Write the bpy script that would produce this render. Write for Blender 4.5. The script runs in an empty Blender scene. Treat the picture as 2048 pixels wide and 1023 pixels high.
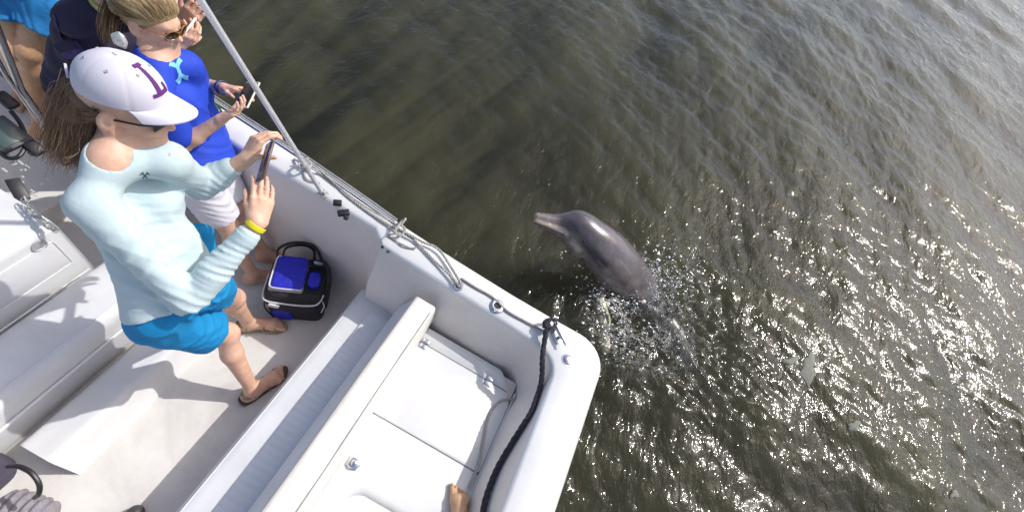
import bpy, bmesh, math, random
import numpy as np
from mathutils import Vector, Matrix
from mathutils.bvhtree import BVHTree
random.seed(7)
RNG = np.random.default_rng(7)
S = bpy.context.scene
COL = S.collection

# ------------------------------------------------------------------ camera
CAM_Z = 2.75; FPX = 850.0; PITCH = math.radians(52); ROLL = math.radians(30)
cd = bpy.data.cameras.new('camera'); cam = bpy.data.objects.new('camera', cd); COL.objects.link(cam)
S.camera = cam
cd.sensor_width = 36; cd.lens = FPX/2048*36; cd.clip_start = .05; cd.clip_end = 3000
_r = Vector((1, 0, 0)); _u = Vector((0, math.sin(PITCH), math.cos(PITCH))); _f = Vector((0, math.cos(PITCH), -math.sin(PITCH)))
c_, s_ = math.cos(ROLL), math.sin(ROLL)
_x = _r*c_ + _u*s_; _y = -_r*s_ + _u*c_          # image right / image up
cam.matrix_world = Matrix(((_x.x, _y.x, -_f.x, 0), (_x.y, _y.y, -_f.y, 0), (_x.z, _y.z, -_f.z, CAM_Z), (0, 0, 0, 1)))

# ------------------------------------------------------------------ light
SUN_EL = math.radians(47); SUN_AZ = math.radians(42)     # azimuth measured from +X towards +Y
sd = Vector((math.cos(SUN_EL)*math.cos(SUN_AZ), math.cos(SUN_EL)*math.sin(SUN_AZ), math.sin(SUN_EL)))
ld = bpy.data.lights.new('sun', 'SUN'); sun = bpy.data.objects.new('sun', ld); COL.objects.link(sun)
ld.energy = 2.75; ld.angle = math.radians(.53); ld.color = (1, .985, .96)
sun.rotation_euler = sd.to_track_quat('Z', 'Y').to_euler(); sun.location = (6, 6, 8)
wd = bpy.data.worlds.new('World'); S.world = wd; wd.use_nodes = True
wn = wd.node_tree; bg = wn.nodes['Background']
sk = wn.nodes.new('ShaderNodeTexSky'); sk.sky_type = 'NISHITA'; sk.sun_disc = False
sk.sun_elevation = SUN_EL; sk.sun_rotation = math.pi/2 - SUN_AZ
sk.dust_density = 2.8; sk.air_density = .8; sk.ozone_density = .4
wn.links.new(sk.outputs[0], bg.inputs[0]); bg.inputs[1].default_value = .15
S.view_settings.view_transform = 'Standard'; S.view_settings.look = 'None'
S.view_settings.exposure = .24; S.view_settings.gamma = 1; S.view_settings.use_curve_mapping = False
S.cycles.max_bounces = 6; S.cycles.transparent_max_bounces = 12; S.cycles.volume_bounces = 0
S.cycles.caustics_reflective = False; S.cycles.caustics_refractive = False

# ------------------------------------------------------------------ measuring: where a line of sight meets a height
def at(px, py, z):
    d = _x*(px-1024) - _y*(py-511.5) + _f*FPX
    k = (z-CAM_Z)/d.z
    return Vector((d.x*k, d.y*k, z))
TX, TY = .045, .070          # sea sloped to shift the sun glitter, as if the boat heels towards its passengers
def atw(px, py, h):
    """as at(), for a height above the local sea level"""
    d = _x*(px-1024) - _y*(py-511.5) + _f*FPX
    k = (h-CAM_Z)/(d.z-TX*d.x-TY*d.y)
    return Vector((d.x*k, d.y*k, CAM_Z+d.z*k))
def V(*a): return Vector(a)

# ------------------------------------------------------------------ materials
def mat(name, col, rough=.5, metal=0, noise=0, nscale=20, bump=0, bscale=60, col2=None, spec=.5, sss=0, coat=0, wave=None, stretch=(1,1,1), dirt=0):
    m = bpy.data.materials.new(name); m.use_nodes = True
    t = m.node_tree; b = t.nodes['Principled BSDF']
    b.inputs['Roughness'].default_value = rough; b.inputs['Metallic'].default_value = metal
    b.inputs['Specular IOR Level'].default_value = spec
    if coat: b.inputs['Coat Weight'].default_value = coat; b.inputs['Coat Roughness'].default_value = .15
    if sss:
        b.inputs['Subsurface Weight'].default_value = sss; b.inputs['Subsurface Radius'].default_value = (1, .35, .2); b.inputs['Subsurface Scale'].default_value = .008
    b.inputs['Base Color'].default_value = (*col, 1)
    tc = t.nodes.new('ShaderNodeTexCoord'); mp = t.nodes.new('ShaderNodeMapping'); mp.inputs['Scale'].default_value = stretch
    t.links.new(tc.outputs['Object'], mp.inputs[0])
    if noise or col2:
        n = t.nodes.new('ShaderNodeTexNoise'); n.inputs['Scale'].default_value = nscale; n.inputs['Detail'].default_value = 6
        n.inputs['Roughness'].default_value = .65
        t.links.new(mp.outputs[0], n.inputs[0])
        r = t.nodes.new('ShaderNodeValToRGB'); r.color_ramp.elements[0].position = .32; r.color_ramp.elements[1].position = .68
        c2 = col2 if col2 else tuple(max(0, c*(1-noise)) for c in col)
        r.color_ramp.elements[0].color = (*c2, 1); r.color_ramp.elements[1].color = (*col, 1)
        t.links.new(n.outputs[0], r.inputs[0]); t.links.new(r.outputs[0], b.inputs['Base Color'])
    if dirt:
        src = b.inputs['Base Color'].links[0].from_socket
        n = t.nodes.new('ShaderNodeTexNoise'); n.inputs['Scale'].default_value = 2.3; n.inputs['Detail'].default_value = 11; n.inputs['Roughness'].default_value = .72; n.inputs['Distortion'].default_value = .6
        t.links.new(mp.outputs[0], n.inputs[0]); r2 = t.nodes.new('ShaderNodeMapRange'); r2.inputs[1].default_value = .52; r2.inputs[2].default_value = .74; r2.inputs[4].default_value = dirt
        t.links.new(n.outputs[0], r2.inputs[0]); mxr = t.nodes.new('ShaderNodeMix'); mxr.data_type = 'RGBA'; t.links.new(r2.outputs[0], mxr.inputs[0]); t.links.new(src, mxr.inputs[6]); mxr.inputs[7].default_value = (.40, .36, .30, 1)
        t.links.new(mxr.outputs[2], b.inputs['Base Color'])
    if bump:
        n = t.nodes.new('ShaderNodeTexNoise'); n.inputs['Scale'].default_value = bscale; n.inputs['Detail'].default_value = 4
        t.links.new(mp.outputs[0], n.inputs[0])
        bp = t.nodes.new('ShaderNodeBump'); bp.inputs['Strength'].default_value = bump; bp.inputs['Distance'].default_value = .01
        t.links.new(n.outputs[0], bp.inputs['Height']); t.links.new(bp.outputs[0], b.inputs['Normal'])
    return m
M = {}
M['gel'] = mat('white_gelcoat', (.76, .76, .75), .38, noise=.10, nscale=3.5, bump=.06, bscale=30, coat=.15, dirt=.16)
M['deck'] = mat('nonskid_deck', (.79, .76, .715), .7, noise=.12, nscale=6, bump=.3, bscale=420, dirt=.38)
M['wall'] = mat('inner_liner', (.79, .735, .69), .55, noise=.08, nscale=4, bump=.08, bscale=25, dirt=.25)
M['vinyl'] = mat('white_vinyl', (.75, .75, .75), .5, noise=.10, nscale=7, bump=.16, bscale=14, dirt=.22)
M['vinyl_grey'] = mat('ribbed_vinyl', (.72, .73, .76), .5, noise=.08, nscale=9, bump=.1, bscale=18)
M['cream'] = mat('cream_vinyl', (.80, .78, .73), .55, col2=(.76, .72, .64), nscale=14, bump=.2, bscale=25, dirt=.3)
M['satin'] = mat('satin_pole', (.74, .74, .77), .32, metal=.55)
M['seam'] = mat('seam_cord', (.42, .39, .35), .8)
M['steel'] = mat('stainless_steel', (.72, .73, .76), .22, metal=1, noise=.15, nscale=30)
M['dull'] = mat('dull_aluminium', (.60, .60, .58), .45, metal=.7, noise=.3, nscale=40)
M['grey'] = mat('grey_plastic', (.42, .42, .43), .5, noise=.12)
M['cap_w'] = mat('white_plastic_cap', (.75, .75, .76), .35)
M['dark'] = mat('black_plastic', (.018, .018, .022), .45, noise=.3)
M['darkgrey'] = mat('dark_grey_plastic', (.06, .06, .065), .5, noise=.2)
M['hole_shade'] = mat('painted_bore_shade', (.03, .02, .015), .6)
M['rubber'] = mat('black_rope', (.035, .03, .045), .75, noise=.4, nscale=120, bump=.6, bscale=300)
M['rope'] = mat('weathered_rope', (.66, .63, .56), .9, noise=.35, nscale=90, bump=.9, bscale=260)
M['rope_d'] = mat('old_grey_rope', (.42, .41, .38), .9, noise=.35, nscale=90, bump=.9, bscale=260)
M['skin'] = mat('skin_fair', (.76, .50, .36), .5, col2=(.66, .365, .25), nscale=34, bump=.08, bscale=160, sss=.12)
M['skin_tan'] = mat('skin_tanned', (.66, .42, .25), .45, col2=(.52, .29, .16), nscale=26, bump=.1, bscale=120, sss=.1)
M['skin_hand'] = mat('skin_warm', (.68, .42, .29), .5, col2=(.60, .33, .22), nscale=40, bump=.12, bscale=200, sss=.12)
M['lip'] = mat('lip', (.5, .2, .17), .45)
M['aqua'] = mat('aqua_jersey', (.50, .62, .635), .85, col2=(.55, .65, .665), nscale=6, bump=.12, bscale=70)
M['teal'] = mat('teal_shorts', (.0, .235, .50), .8, col2=(.0, .20, .44), nscale=8, bump=.25, bscale=60)
M['blue'] = mat('royal_blue_jersey', (.012, .06, .56), .75, col2=(.01, .045, .44), nscale=8, bump=.25, bscale=60)
M['shblue'] = mat('bright_blue_shorts', (.015, .21, .52), .8, noise=.15, nscale=8, bump=.3, bscale=50)
M['navy'] = mat('navy_shirt', (.014, .014, .035), .85, col2=(.03, .026, .07), nscale=9, bump=.3, bscale=60)
M['white_cloth'] = mat('white_cloth', (.74, .72, .76), .85, noise=.06, bump=.25, bscale=60)
M['capcloth'] = mat('white_twill', (.70, .67, .74), .85, col2=(.64, .61, .69), nscale=9, bump=.08, bscale=300)
M['purple'] = mat('purple_embroidery', (.12, .02, .16), .8)
M['purple_cloth'] = mat('violet_cloth', (.10, .07, .25), .8, col2=(.03, .025, .09), nscale=45, bump=.4)
M['logo_cyan'] = mat('cyan_print', (.22, .62, .85), .6)
M['logo_dark'] = mat('dark_print', (.06, .09, .10), .6)
M['yellow'] = mat('yellow_silicone', (.78, .68, .01), .45)
M['navy_band'] = mat('navy_band', (.03, .06, .20), .6)
M['lime'] = mat('lime_cord', (.25, .62, .06), .6)
M['phone_back'] = mat('phone_back', (.10, .055, .05), .3)
M['phone_white'] = mat('white_phone', (.72, .68, .60), .3)
M['screen'] = mat('dark_screen', (.02, .018, .02), .15)
M['screen_g'] = mat('green_grey_screen', (.05, .085, .08), .25)
M['lens'] = mat('sunglass_lens', (.02, .014, .01), .12)
M['amber'] = mat('amber_frame', (.32, .16, .05), .3)
M['blond'] = mat('blond_hair', (.50, .37, .19), .42, col2=(.32, .215, .10), nscale=16, stretch=(1, 1, 1))
M['blond2'] = mat('dark_blond_hair', (.27, .185, .095), .45)
M['brown'] = mat('brown_hair', (.17, .095, .05), .5)
M['brown2'] = mat('light_brown_hair', (.34, .22, .11), .5)
M['bagblue'] = mat('bag_blue_nylon', (.018, .022, .52), .6, col2=(.012, .015, .36), nscale=18, bump=.3, bscale=80)
M['bagblack'] = mat('bag_black_nylon', (.016, .016, .02), .65, noise=.4, bump=.4, bscale=120)
M['baggrey'] = mat('bag_grey_panel', (.40, .41, .45), .6, noise=.2, bump=.3)
M['piping'] = mat('pale_piping', (.66, .66, .70), .6)
M['foil'] = mat('silver_foil', (.74, .74, .72), .3, metal=.45, noise=.3, nscale=50)
M['sandal'] = mat('brown_sandal', (.12, .07, .05), .7, noise=.4, nscale=60)
M['strap'] = mat('olive_strap', (.28, .26, .17), .7)
M['tan_sole'] = mat('tan_sole', (.36, .28, .18), .8, noise=.2)
M['greybag'] = mat('grey_violet_fabric', (.12, .105, .16), .85, noise=.3, nscale=40, bump=.5, bscale=150)
M['greyrib'] = mat('heather_grey_fabric', (.34, .31, .34), .9, noise=.3, nscale=60, bump=.6, bscale=200)
M['foam'] = mat('pale_foam', (.25, .25, .20), .8, noise=.3, nscale=30)
M['drop'] = mat('spray_water', (.80, .80, .80), .15, spec=1)
M['droptr'] = None

# ------------------------------------------------------------------ object helpers
def link(name, me, m=None, parent=None, smooth=True):
    o = bpy.data.objects.new(name, me); COL.objects.link(o)
    if m and not me.materials: me.materials.append(m)
    if parent: o.parent = parent
    if smooth and len(me.polygons): me.polygons.foreach_set('use_smooth', np.ones(len(me.polygons), bool))
    return o
def tag(o, label=None, cat=None, group=None, kind=None):
    for k, v in (('label', label), ('category', cat), ('group', group), ('kind', kind)):
        if v: o[k] = v
    return o
def thing(name, label, cat, group=None):
    o = bpy.data.objects.new(name, None); COL.objects.link(o); o.empty_display_size = .1
    return tag(o, label, cat, group)
def rebase(root, loc):
    """put the Empty at the thing's base without moving its parts"""
    loc = Vector(loc); root.location = loc
    for ch in root.children: ch.location = ch.location - loc
class MB:
    def __init__(s): s.v = []; s.f = []
    def add(s, vs, fs):
        n = len(s.v); s.v += [tuple(v) for v in vs]; s.f += [tuple(i+n for i in f) for f in fs]; return s
    def grid(s, rows, closed_u=False, closed_v=False, cap=False):
        """rows: list of rings (lists of points)"""
        R = len(rows); C = len(rows[0]); vs = [p for r in rows for p in r]; fs = []
        for i in range(R if closed_v else R-1):
            for j in range(C if closed_u else C-1):
                a = i*C+j; b = i*C+(j+1) % C; c = ((i+1) % R)*C+(j+1) % C; d = ((i+1) % R)*C+j
                fs.append((a, b, c, d))
        if cap: fs.append(tuple(range(C))[::-1]); fs.append(tuple((R-1)*C+j for j in range(C)))
        return s.add(vs, fs)
    def tube(s, pts, r, n=8, cap=True, flat=1.0):
        pts = [Vector(p) for p in pts]; rs = r if isinstance(r, (list, tuple)) else [r]*len(pts)
        t0 = (pts[1]-pts[0]).normalized(); nrm = t0.orthogonal().normalized(); rows = []
        for i, p in enumerate(pts):
            t = ((pts[min(i+1, len(pts)-1)]-pts[max(i-1, 0)])).normalized()
            nrm = (nrm-t*nrm.dot(t)).normalized(); bn = t.cross(nrm)
            rows.append([p+(nrm*math.cos(a)*flat+bn*math.sin(a))*rs[i] for a in [2*math.pi*k/n for k in range(n)]])
        return s.grid(rows, closed_u=True, cap=cap)
    def box(s, c, size, bev=0, rot=None, seg=2):
        bm = bmesh.new(); bmesh.ops.create_cube(bm, size=1)
        for v in bm.verts: v.co = Vector((v.co.x*size[0], v.co.y*size[1], v.co.z*size[2]))
        if bev: bmesh.ops.bevel(bm, geom=bm.edges[:], offset=bev, segments=seg, affect='EDGES', profile=.5)
        R = rot if rot else Matrix.Identity(3)
        for v in bm.verts: v.co = R @ v.co + Vector(c)
        bm.verts.index_update(); s.add([v.co[:] for v in bm.verts], [[v.index for v in f.verts] for f in bm.faces]); bm.free(); return s
    def lathe(s, c, prof, n=24, axis=None):
        """prof: (radius, height) pairs along axis"""
        q = Vector((0, 0, 1)).rotation_difference(Vector(axis)) if axis else None
        rows = []
        for r, h in prof:
            row = []
            for k in range(n):
                p = Vector((r*math.cos(2*math.pi*k/n), r*math.sin(2*math.pi*k/n), h))
                row.append((q @ p if q else p)+Vector(c))
            rows.append(row)
        return s.grid(rows, closed_u=True)
    def build(s, name, m, parent=None, smooth=True, sub=0, fixn=True):
        me = bpy.data.meshes.new(name); me.from_pydata(s.v, [], s.f)
        if fixn:
            bm = bmesh.new(); bm.from_mesh(me); bmesh.ops.recalc_face_normals(bm, faces=bm.faces[:]); bm.to_mesh(me); bm.free()
        o = link(name, me, m, parent, smooth)
        if smooth: me.set_sharp_from_angle(angle=math.radians(42))
        if sub: md = o.modifiers.new('s', 'SUBSURF'); md.levels = sub; md.render_levels = sub
        return o
def spline(pts, n=8):
    """Catmull-Rom through pts"""
    P = [Vector(p) for p in pts]; P = [P[0]*2-P[1]]+P+[P[-1]*2-P[-2]]; out = []
    for i in range(1, len(P)-2):
        for k in range(n):
            t = k/n; a, b, c, d = P[i-1:i+3]
            out.append(.5*((2*b)+(c-a)*t+(2*a-5*b+4*c-d)*t*t+(3*b-a-3*c+d)*t**3))
    out.append(P[-2]); return out
def rotm(fwd, up=(0, 0, 1)):
    """columns: x = forward, y = left, z = up"""
    x = Vector(fwd).normalized(); z = Vector(up); z = (z-x*z.dot(x)).normalized(); y = z.cross(x)
    return Matrix(((x.x, y.x, z.x), (x.y, y.y, z.y), (x.z, y.z, z.z)))

# ------------------------------------------------------------------ implicit surfaces (one continuous mesh per body or garment)
def cap(a, b, ra, rb=None, k=.02): return ('cap', Vector(a), Vector(b), ra, ra if rb is None else rb, k)
def ell(c, r, R=None, k=.02): return ('ell', Vector(c), r, R or Matrix.Identity(3), k)
def cnoise(P, sc, seed=0):
    r = np.random.default_rng(seed); out = 0
    for i in range(7):
        d = r.normal(size=3); d /= np.linalg.norm(d); w = sc*(.6+.9*r.random()); ph = r.random()*6.28
        out = out+np.sin((P[0]*d[0]+P[1]*d[1]+P[2]*d[2])*w*6.28+ph)
    return out/3.2
def field(X, Y, Z, lo, res, prims, F):
    for pr in prims:
        if pr[0] == 'plane':
            _, p, n = pr; F[...] = np.maximum(F, (X-p[0])*n[0]+(Y-p[1])*n[1]+(Z-p[2])*n[2]); continue
        k = pr[-1]; sub = k < 0; k = abs(k)
        if pr[0] == 'cap':
            _, a, b, ra, rb, _ = pr; m = max(ra, rb)+k+.03
            mn = [min(a[i], b[i])-m for i in range(3)]; mx = [max(a[i], b[i])+m for i in range(3)]
        else:
            _, c, r, R, _ = pr; m = max(r)+k+.03; mn = [c[i]-m for i in range(3)]; mx = [c[i]+m for i in range(3)]
        sl = tuple(slice(max(0, int((mn[i]-lo[i])/res)), max(0, int((mx[i]-lo[i])/res)+2)) for i in range(3))
        x = X[sl]; y = Y[sl]; z = Z[sl]
        if x.size == 0: continue
        if pr[0] == 'cap':
            d = b-a; L2 = max(d.length_squared, 1e-9)
            t = np.clip(((x-a[0])*d[0]+(y-a[1])*d[1]+(z-a[2])*d[2])/L2, 0, 1)
            D = np.sqrt((x-a[0]-t*d[0])**2+(y-a[1]-t*d[1])**2+(z-a[2]-t*d[2])**2)-(ra+(rb-ra)*t)
        else:
            px, py, pz = x-c[0], y-c[1], z-c[2]
            q = [(R[0][i]*px+R[1][i]*py+R[2][i]*pz) for i in range(3)]
            k0 = np.sqrt(sum((q[i]/r[i])**2 for i in range(3)))+1e-6; k1 = np.sqrt(sum((q[i]/r[i]**2)**2 for i in range(3)))+1e-6
            D = k0*(k0-1)/k1
        f = F[sl]
        if sub:
            D = -D; h = np.clip(.5-.5*(f-D)/k, 0, 1); F[sl] = f*(1-h)+D*h+k*h*(1-h)
        else:
            h = np.clip(.5+.5*(f-D)/k, 0, 1); F[sl] = f*(1-h)+D*h-k*h*(1-h)
def implicit(groups, res, disp=None, cut=None):
    """groups: list of prim lists (each may end in planes); union of groups. returns (verts, quads)"""
    lo = np.full(3, 1e9); hi = -lo
    for g in groups:
        for pr in g:
            if pr[0] == 'plane' or pr[-1] < 0: continue
            pts = [(pr[1], max(pr[3], pr[4])), (pr[2], max(pr[3], pr[4]))] if pr[0] == 'cap' else [(pr[1], max(pr[2]))]
            for p, r in pts: lo = np.minimum(lo, np.array(p)-r-.03); hi = np.maximum(hi, np.array(p)+r+.03)
    n = ((hi-lo)/res).astype(int)+2
    ax = [(lo[i]+np.arange(n[i])*res).astype(np.float32) for i in range(3)]
    X, Y, Z = np.meshgrid(*ax, indexing='ij'); F = None
    for g in groups:
        G = np.full(X.shape, .12, np.float32); field(X, Y, Z, lo, res, g, G)
        if disp is not None: pass
        F = G if F is None else np.minimum(F, G)
    if disp is not None:
        near = np.abs(F) < .04; F[near] -= disp((X[near], Y[near], Z[near])).astype(np.float32)
    if cut: field(X, Y, Z, lo, res, cut, F)
    # surface nets
    In = F < 0
    c = [F[i:i+n[0]-1 or None, j:j+n[1]-1 or None, k:k+n[2]-1 or None] for i in (0, 1) for j in (0, 1) for k in (0, 1)]
    sh = (n[0]-1, n[1]-1, n[2]-1)
    c = [a[:sh[0], :sh[1], :sh[2]] for a in c]
    cnt = sum((a < 0).astype(np.int8) for a in c); act = (cnt > 0) & (cnt < 8)
    idx = -np.ones(sh, np.int64); ii = np.argwhere(act); idx[act] = np.arange(len(ii))
    off = [(i, j, k) for i in (0, 1) for j in (0, 1) for k in (0, 1)]
    vals = [a[act] for a in c]; acc = np.zeros((len(ii), 3)); w = np.zeros(len(ii))
    for a in range(8):
        for b in range(a+1, 8):
            if sum(abs(off[a][q]-off[b][q]) for q in range(3)) != 1: continue
            va, vb = vals[a], vals[b]; m = (va < 0) != (vb < 0); t = va[m]/(va[m]-vb[m])
            oa = np.array(off[a]); ob = np.array(off[b]); acc[m] += oa+(ob-oa)*t[:, None]; w[m] += 1
    verts = lo+(ii+acc/w[:, None])*res
    quads = []
    for d in range(3):
        e, g = [q for q in range(3) if q != d]
        s0 = [slice(1, sh[q]) for q in range(3)]; s0[d] = slice(0, sh[d])
        A = In[tuple(slice(s.start, s.stop) for s in s0)]; s1 = list(s0); s1[d] = slice(1, sh[d]+1); B = In[tuple(s1)]
        loc = np.argwhere(A != B)
        if not len(loc): continue
        base = loc+np.array([s.start for s in s0]); de = np.eye(3, dtype=int)[e]; dg = np.eye(3, dtype=int)[g]
        q = [idx[tuple((base-a).T)] for a in (0*de, de, de+dg, dg)]
        Q = np.stack(q, 1); flip = A[tuple(loc.T)]
        if d == 1: flip = ~flip
        Q[~flip] = Q[~flip][:, ::-1]; quads.append(Q)
    return verts, np.concatenate(quads)[:, ::-1] if False else np.concatenate(quads)
def implicit_obj(name, layers, m, parent, relax=1):
    """layers: list of (groups, res, disp, cut); joined into one mesh"""
    vs = []; fs = []; n = 0
    for L in layers:
        v, q = implicit(*L); vs.append(v); fs.append(q+n); n += len(v)
    v = np.concatenate(vs); f = np.concatenate(fs)
    for _ in range(relax):
        acc = np.zeros_like(v); w = np.zeros(len(v))
        for a, b in ((0, 1), (1, 2), (2, 3), (3, 0)):
            np.add.at(acc, f[:, a], v[f[:, b]]); np.add.at(acc, f[:, b], v[f[:, a]]); np.add.at(w, f[:, a], 1); np.add.at(w, f[:, b], 1)
        v = v*.45+(acc/np.maximum(w, 1)[:, None])*.55
    me = bpy.data.meshes.new(name); me.vertices.add(len(v)); me.vertices.foreach_set('co', v.astype(np.float32).ravel())
    me.loops.add(len(f)*4); me.loops.foreach_set('vertex_index', f.astype(np.int32).ravel())
    me.polygons.add(len(f)); me.polygons.foreach_set('loop_start', np.arange(0, len(f)*4, 4, dtype=np.int32))
    me.update(calc_edges=True); me.validate()
    return link(name, me, m, parent)
def decal(name, polys, O, u, v, direction, target, m, parent, lift=.0015, cell=.004):
    """flat print laid on the cloth: polygons in a local (u,v) frame are filled with small quads and pressed on to target"""
    me = target.data; bvh = BVHTree.FromPolygons([tuple(x.co) for x in me.vertices], [tuple(p.vertices) for p in me.polygons])
    mb = MB(); O = Vector(O); u = Vector(u).normalized(); v = Vector(v).normalized(); d = Vector(direction).normalized()
    def drop(a, b):
        h = bvh.ray_cast(O+u*a+v*b-d*.45, d)
        return (h[0]-d*lift) if h[0] else None
    for poly in polys:
        # poly = 4 corner (a,b): bilinear grid
        (a0, b0), (a1, b1), (a2, b2), (a3, b3) = poly
        L1 = max(math.hypot(a1-a0, b1-b0), math.hypot(a2-a3, b2-b3)); L2 = max(math.hypot(a3-a0, b3-b0), math.hypot(a2-a1, b2-b1))
        n1 = max(2, int(L1/cell)+1); n2 = max(2, int(L2/cell)+1); rows = []; ok = True
        for i in range(n1+1):
            row = []
            for j in range(n2+1):
                s = i/n1; t = j/n2
                a = (a0*(1-s)+a1*s)*(1-t)+(a3*(1-s)+a2*s)*t; b = (b0*(1-s)+b1*s)*(1-t)+(b3*(1-s)+b2*s)*t
                p = drop(a, b)
                if p is None: ok = False; break
                row.append(p)
            if not ok: break
            rows.append(row)
        if ok: mb.grid(rows)
    if mb.v: return mb.build(name, m, parent, fixn=False)


# ================================================================== WATER (setting)
def axis(lo, hi, c0, c1, d0, g):
    a = [c0]; 
    while a[-1] > lo: a.append(a[-1]-max(d0, (c0-a[-1])*g+d0))
    a = a[::-1]; n = int((c1-c0)/d0); a += [c0+d0*i for i in range(1, n+1)]
    while a[-1] < hi: a.append(a[-1]+(a[-1]-c1)*g+d0)
    return np.array(a)
wx = axis(-40, 500, -.8, 3.4, .0165, .0155); wy = axis(-30, 500, 1.1, 4.0, .0165, .0155)
WX, WY = np.meshgrid(wx, wy, indexing='ij')
def wave_height(X, Y):
    r = np.random.default_rng(11); H = 0
    for i in range(74):
        lam = .11*(26**r.random()); th = math.radians(46)+r.normal()*.62
        amp = .0047*lam**.84*(.5+r.random()); k = 2*math.pi/lam
        wx_ = .35*np.sin(X*.9+i)+.35*np.sin(Y*.7+i*2.1)
        ph = k*(X*math.cos(th)+Y*math.sin(th))+r.random()*6.28+wx_*2.0
        env = .65+.35*np.sin(X*(.5+r.random())+r.random()*6)*np.sin(Y*(.5+r.random())+r.random()*6)
        s = np.sin(ph); H = H+amp*env*(s+.22*np.cos(2*ph))
    calm = .58+.42/(1+np.exp(-(X+.5*Y-2.0)*1.6))
    return H*calm
DOL = atw(1290, 600, 0)          # where the dolphin breaks the surface
def chop(X, Y):
    r = np.random.default_rng(5); d = np.hypot(X-DOL.x, (Y-DOL.y)); m = np.exp(-(d/.42)**2)+.55*np.exp(-((X-DOL.x-.6)**2+(Y-DOL.y+.15)**2)/.5**2)
    H = 0
    for i in range(26):
        th = r.random()*6.28; lam = .05+.13*r.random(); k = 6.28/lam
        H = H+.0042*np.sin(k*(X*math.cos(th)+Y*math.sin(th))+r.random()*6.28+1.5*np.sin(X*5+i)+1.5*np.sin(Y*6+i))
    ring = .012*np.sin(d*24)*np.exp(-((d-.5)/.4)**2)
    return H*m+ring*.6
WZ = wave_height(WX, WY); WZ = WZ*(1/(1+np.hypot(WX, WY)/60))+chop(WX, WY)+TX*WX+TY*WY
nx, ny = WX.shape
vs = np.stack([WX, WY, WZ], -1).reshape(-1, 3)
I = np.arange(nx*ny).reshape(nx, ny)
Q = np.stack([I[:-1, :-1], I[1:, :-1], I[1:, 1:], I[:-1, 1:]], -1).reshape(-1, 4)
edge = np.concatenate([I[:, 0], I[-1, 1:], I[-2::-1, -1], I[0, -2:0:-1]])   # counter-clockwise from above
nb = len(edge); low = vs[edge].copy(); low[:, 2] = -6.0; b0 = len(vs)
vs = np.concatenate([vs, low, [[0, 0, -6.0]]]); j = np.arange(nb)
side = np.stack([edge, b0+j, b0+(j+1) % nb, np.roll(edge, -1)], -1)
tri = np.stack([b0+j, np.full(nb, b0+nb), b0+(j+1) % nb], -1)
me = bpy.data.meshes.new('water'); me.vertices.add(len(vs)); me.vertices.foreach_set('co', vs.astype(np.float32).ravel())
loops = np.concatenate([Q.ravel(), side.ravel(), tri.ravel()]).astype(np.int32); nq = len(Q)+len(side)
me.loops.add(len(loops)); me.loops.foreach_set('vertex_index', loops); me.polygons.add(nq+nb)
me.polygons.foreach_set('loop_start', np.concatenate([np.arange(nq)*4, nq*4+np.arange(nb)*3]).astype(np.int32)); me.update(calc_edges=True)
wm = bpy.data.materials.new('sea_water'); wm.use_nodes = True; t = wm.node_tree; t.nodes.clear(); N = t.nodes.new; L = t.links.new
out = N('ShaderNodeOutputMaterial'); tr = N('ShaderNodeBsdfTransparent'); gl = N('ShaderNodeBsdfGlossy'); mx = N('ShaderNodeMixShader'); fr = N('ShaderNodeFresnel')
gl.inputs['Roughness'].default_value = .062; fr.inputs['IOR'].default_value = 1.34
tr.inputs[0].default_value = (.93, .95, .92, 1)
tc = N('ShaderNodeTexCoord'); mp = N('ShaderNodeMapping'); mp.inputs['Rotation'].default_value = (0, 0, math.radians(-46)); mp.inputs['Scale'].default_value = (1, .55, 1)
L(tc.outputs['Object'], mp.inputs[0])
n1 = N('ShaderNodeTexNoise'); n1.inputs['Scale'].default_value = 7; n1.inputs['Detail'].default_value = 2.5; n1.inputs['Distortion'].default_value = .7
n2 = N('ShaderNodeTexNoise'); n2.inputs['Scale'].default_value = 29; n2.inputs['Detail'].default_value = 1.5; n2.inputs['Distortion'].default_value = .9
L(mp.outputs[0], n1.inputs[0]); L(mp.outputs[0], n2.inputs[0])
b1 = N('ShaderNodeBump'); b1.inputs['Distance'].default_value = .019; b1.inputs['Strength'].default_value = 1
b2 = N('ShaderNodeBump'); b2.inputs['Distance'].default_value = .0066; b2.inputs['Strength'].default_value = 1
L(n1.outputs[0], b1.inputs['Height']); L(n2.outputs[0], b2.inputs['Height']); L(b1.outputs[0], b2.inputs['Normal'])
for x in (gl, fr): L(b2.outputs[0], x.inputs['Normal'])
gl2 = N('ShaderNodeBsdfGlossy'); gl2.inputs['Roughness'].default_value = .21; gm = N('ShaderNodeMixShader'); gm.inputs[0].default_value = .10
L(b1.outputs[0], gl2.inputs['Normal']); L(gl.outputs[0], gm.inputs[1]); L(gl2.outputs[0], gm.inputs[2])
L(fr.outputs[0], mx.inputs[0]); L(tr.outputs[0], mx.inputs[1]); L(gm.outputs[0], mx.inputs[2]); # foam filaments lying on the water round the animal
geo = N('ShaderNodeNewGeometry'); dst = N('ShaderNodeVectorMath'); dst.operation = 'DISTANCE'; dst.inputs[1].default_value = (DOL.x-.02, DOL.y-.10, DOL.z); L(geo.outputs['Position'], dst.inputs[0])
msk = N('ShaderNodeMapRange'); msk.inputs[1].default_value = .12; msk.inputs[2].default_value = .62; msk.inputs[3].default_value = 1; msk.inputs[4].default_value = 0; L(dst.outputs['Value'], msk.inputs[0])
fn = N('ShaderNodeTexNoise'); fn.inputs['Scale'].default_value = 17; fn.inputs['Detail'].default_value = 5; fn.inputs['Distortion'].default_value = 1.6; L(tc.outputs['Object'], fn.inputs[0])
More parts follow.
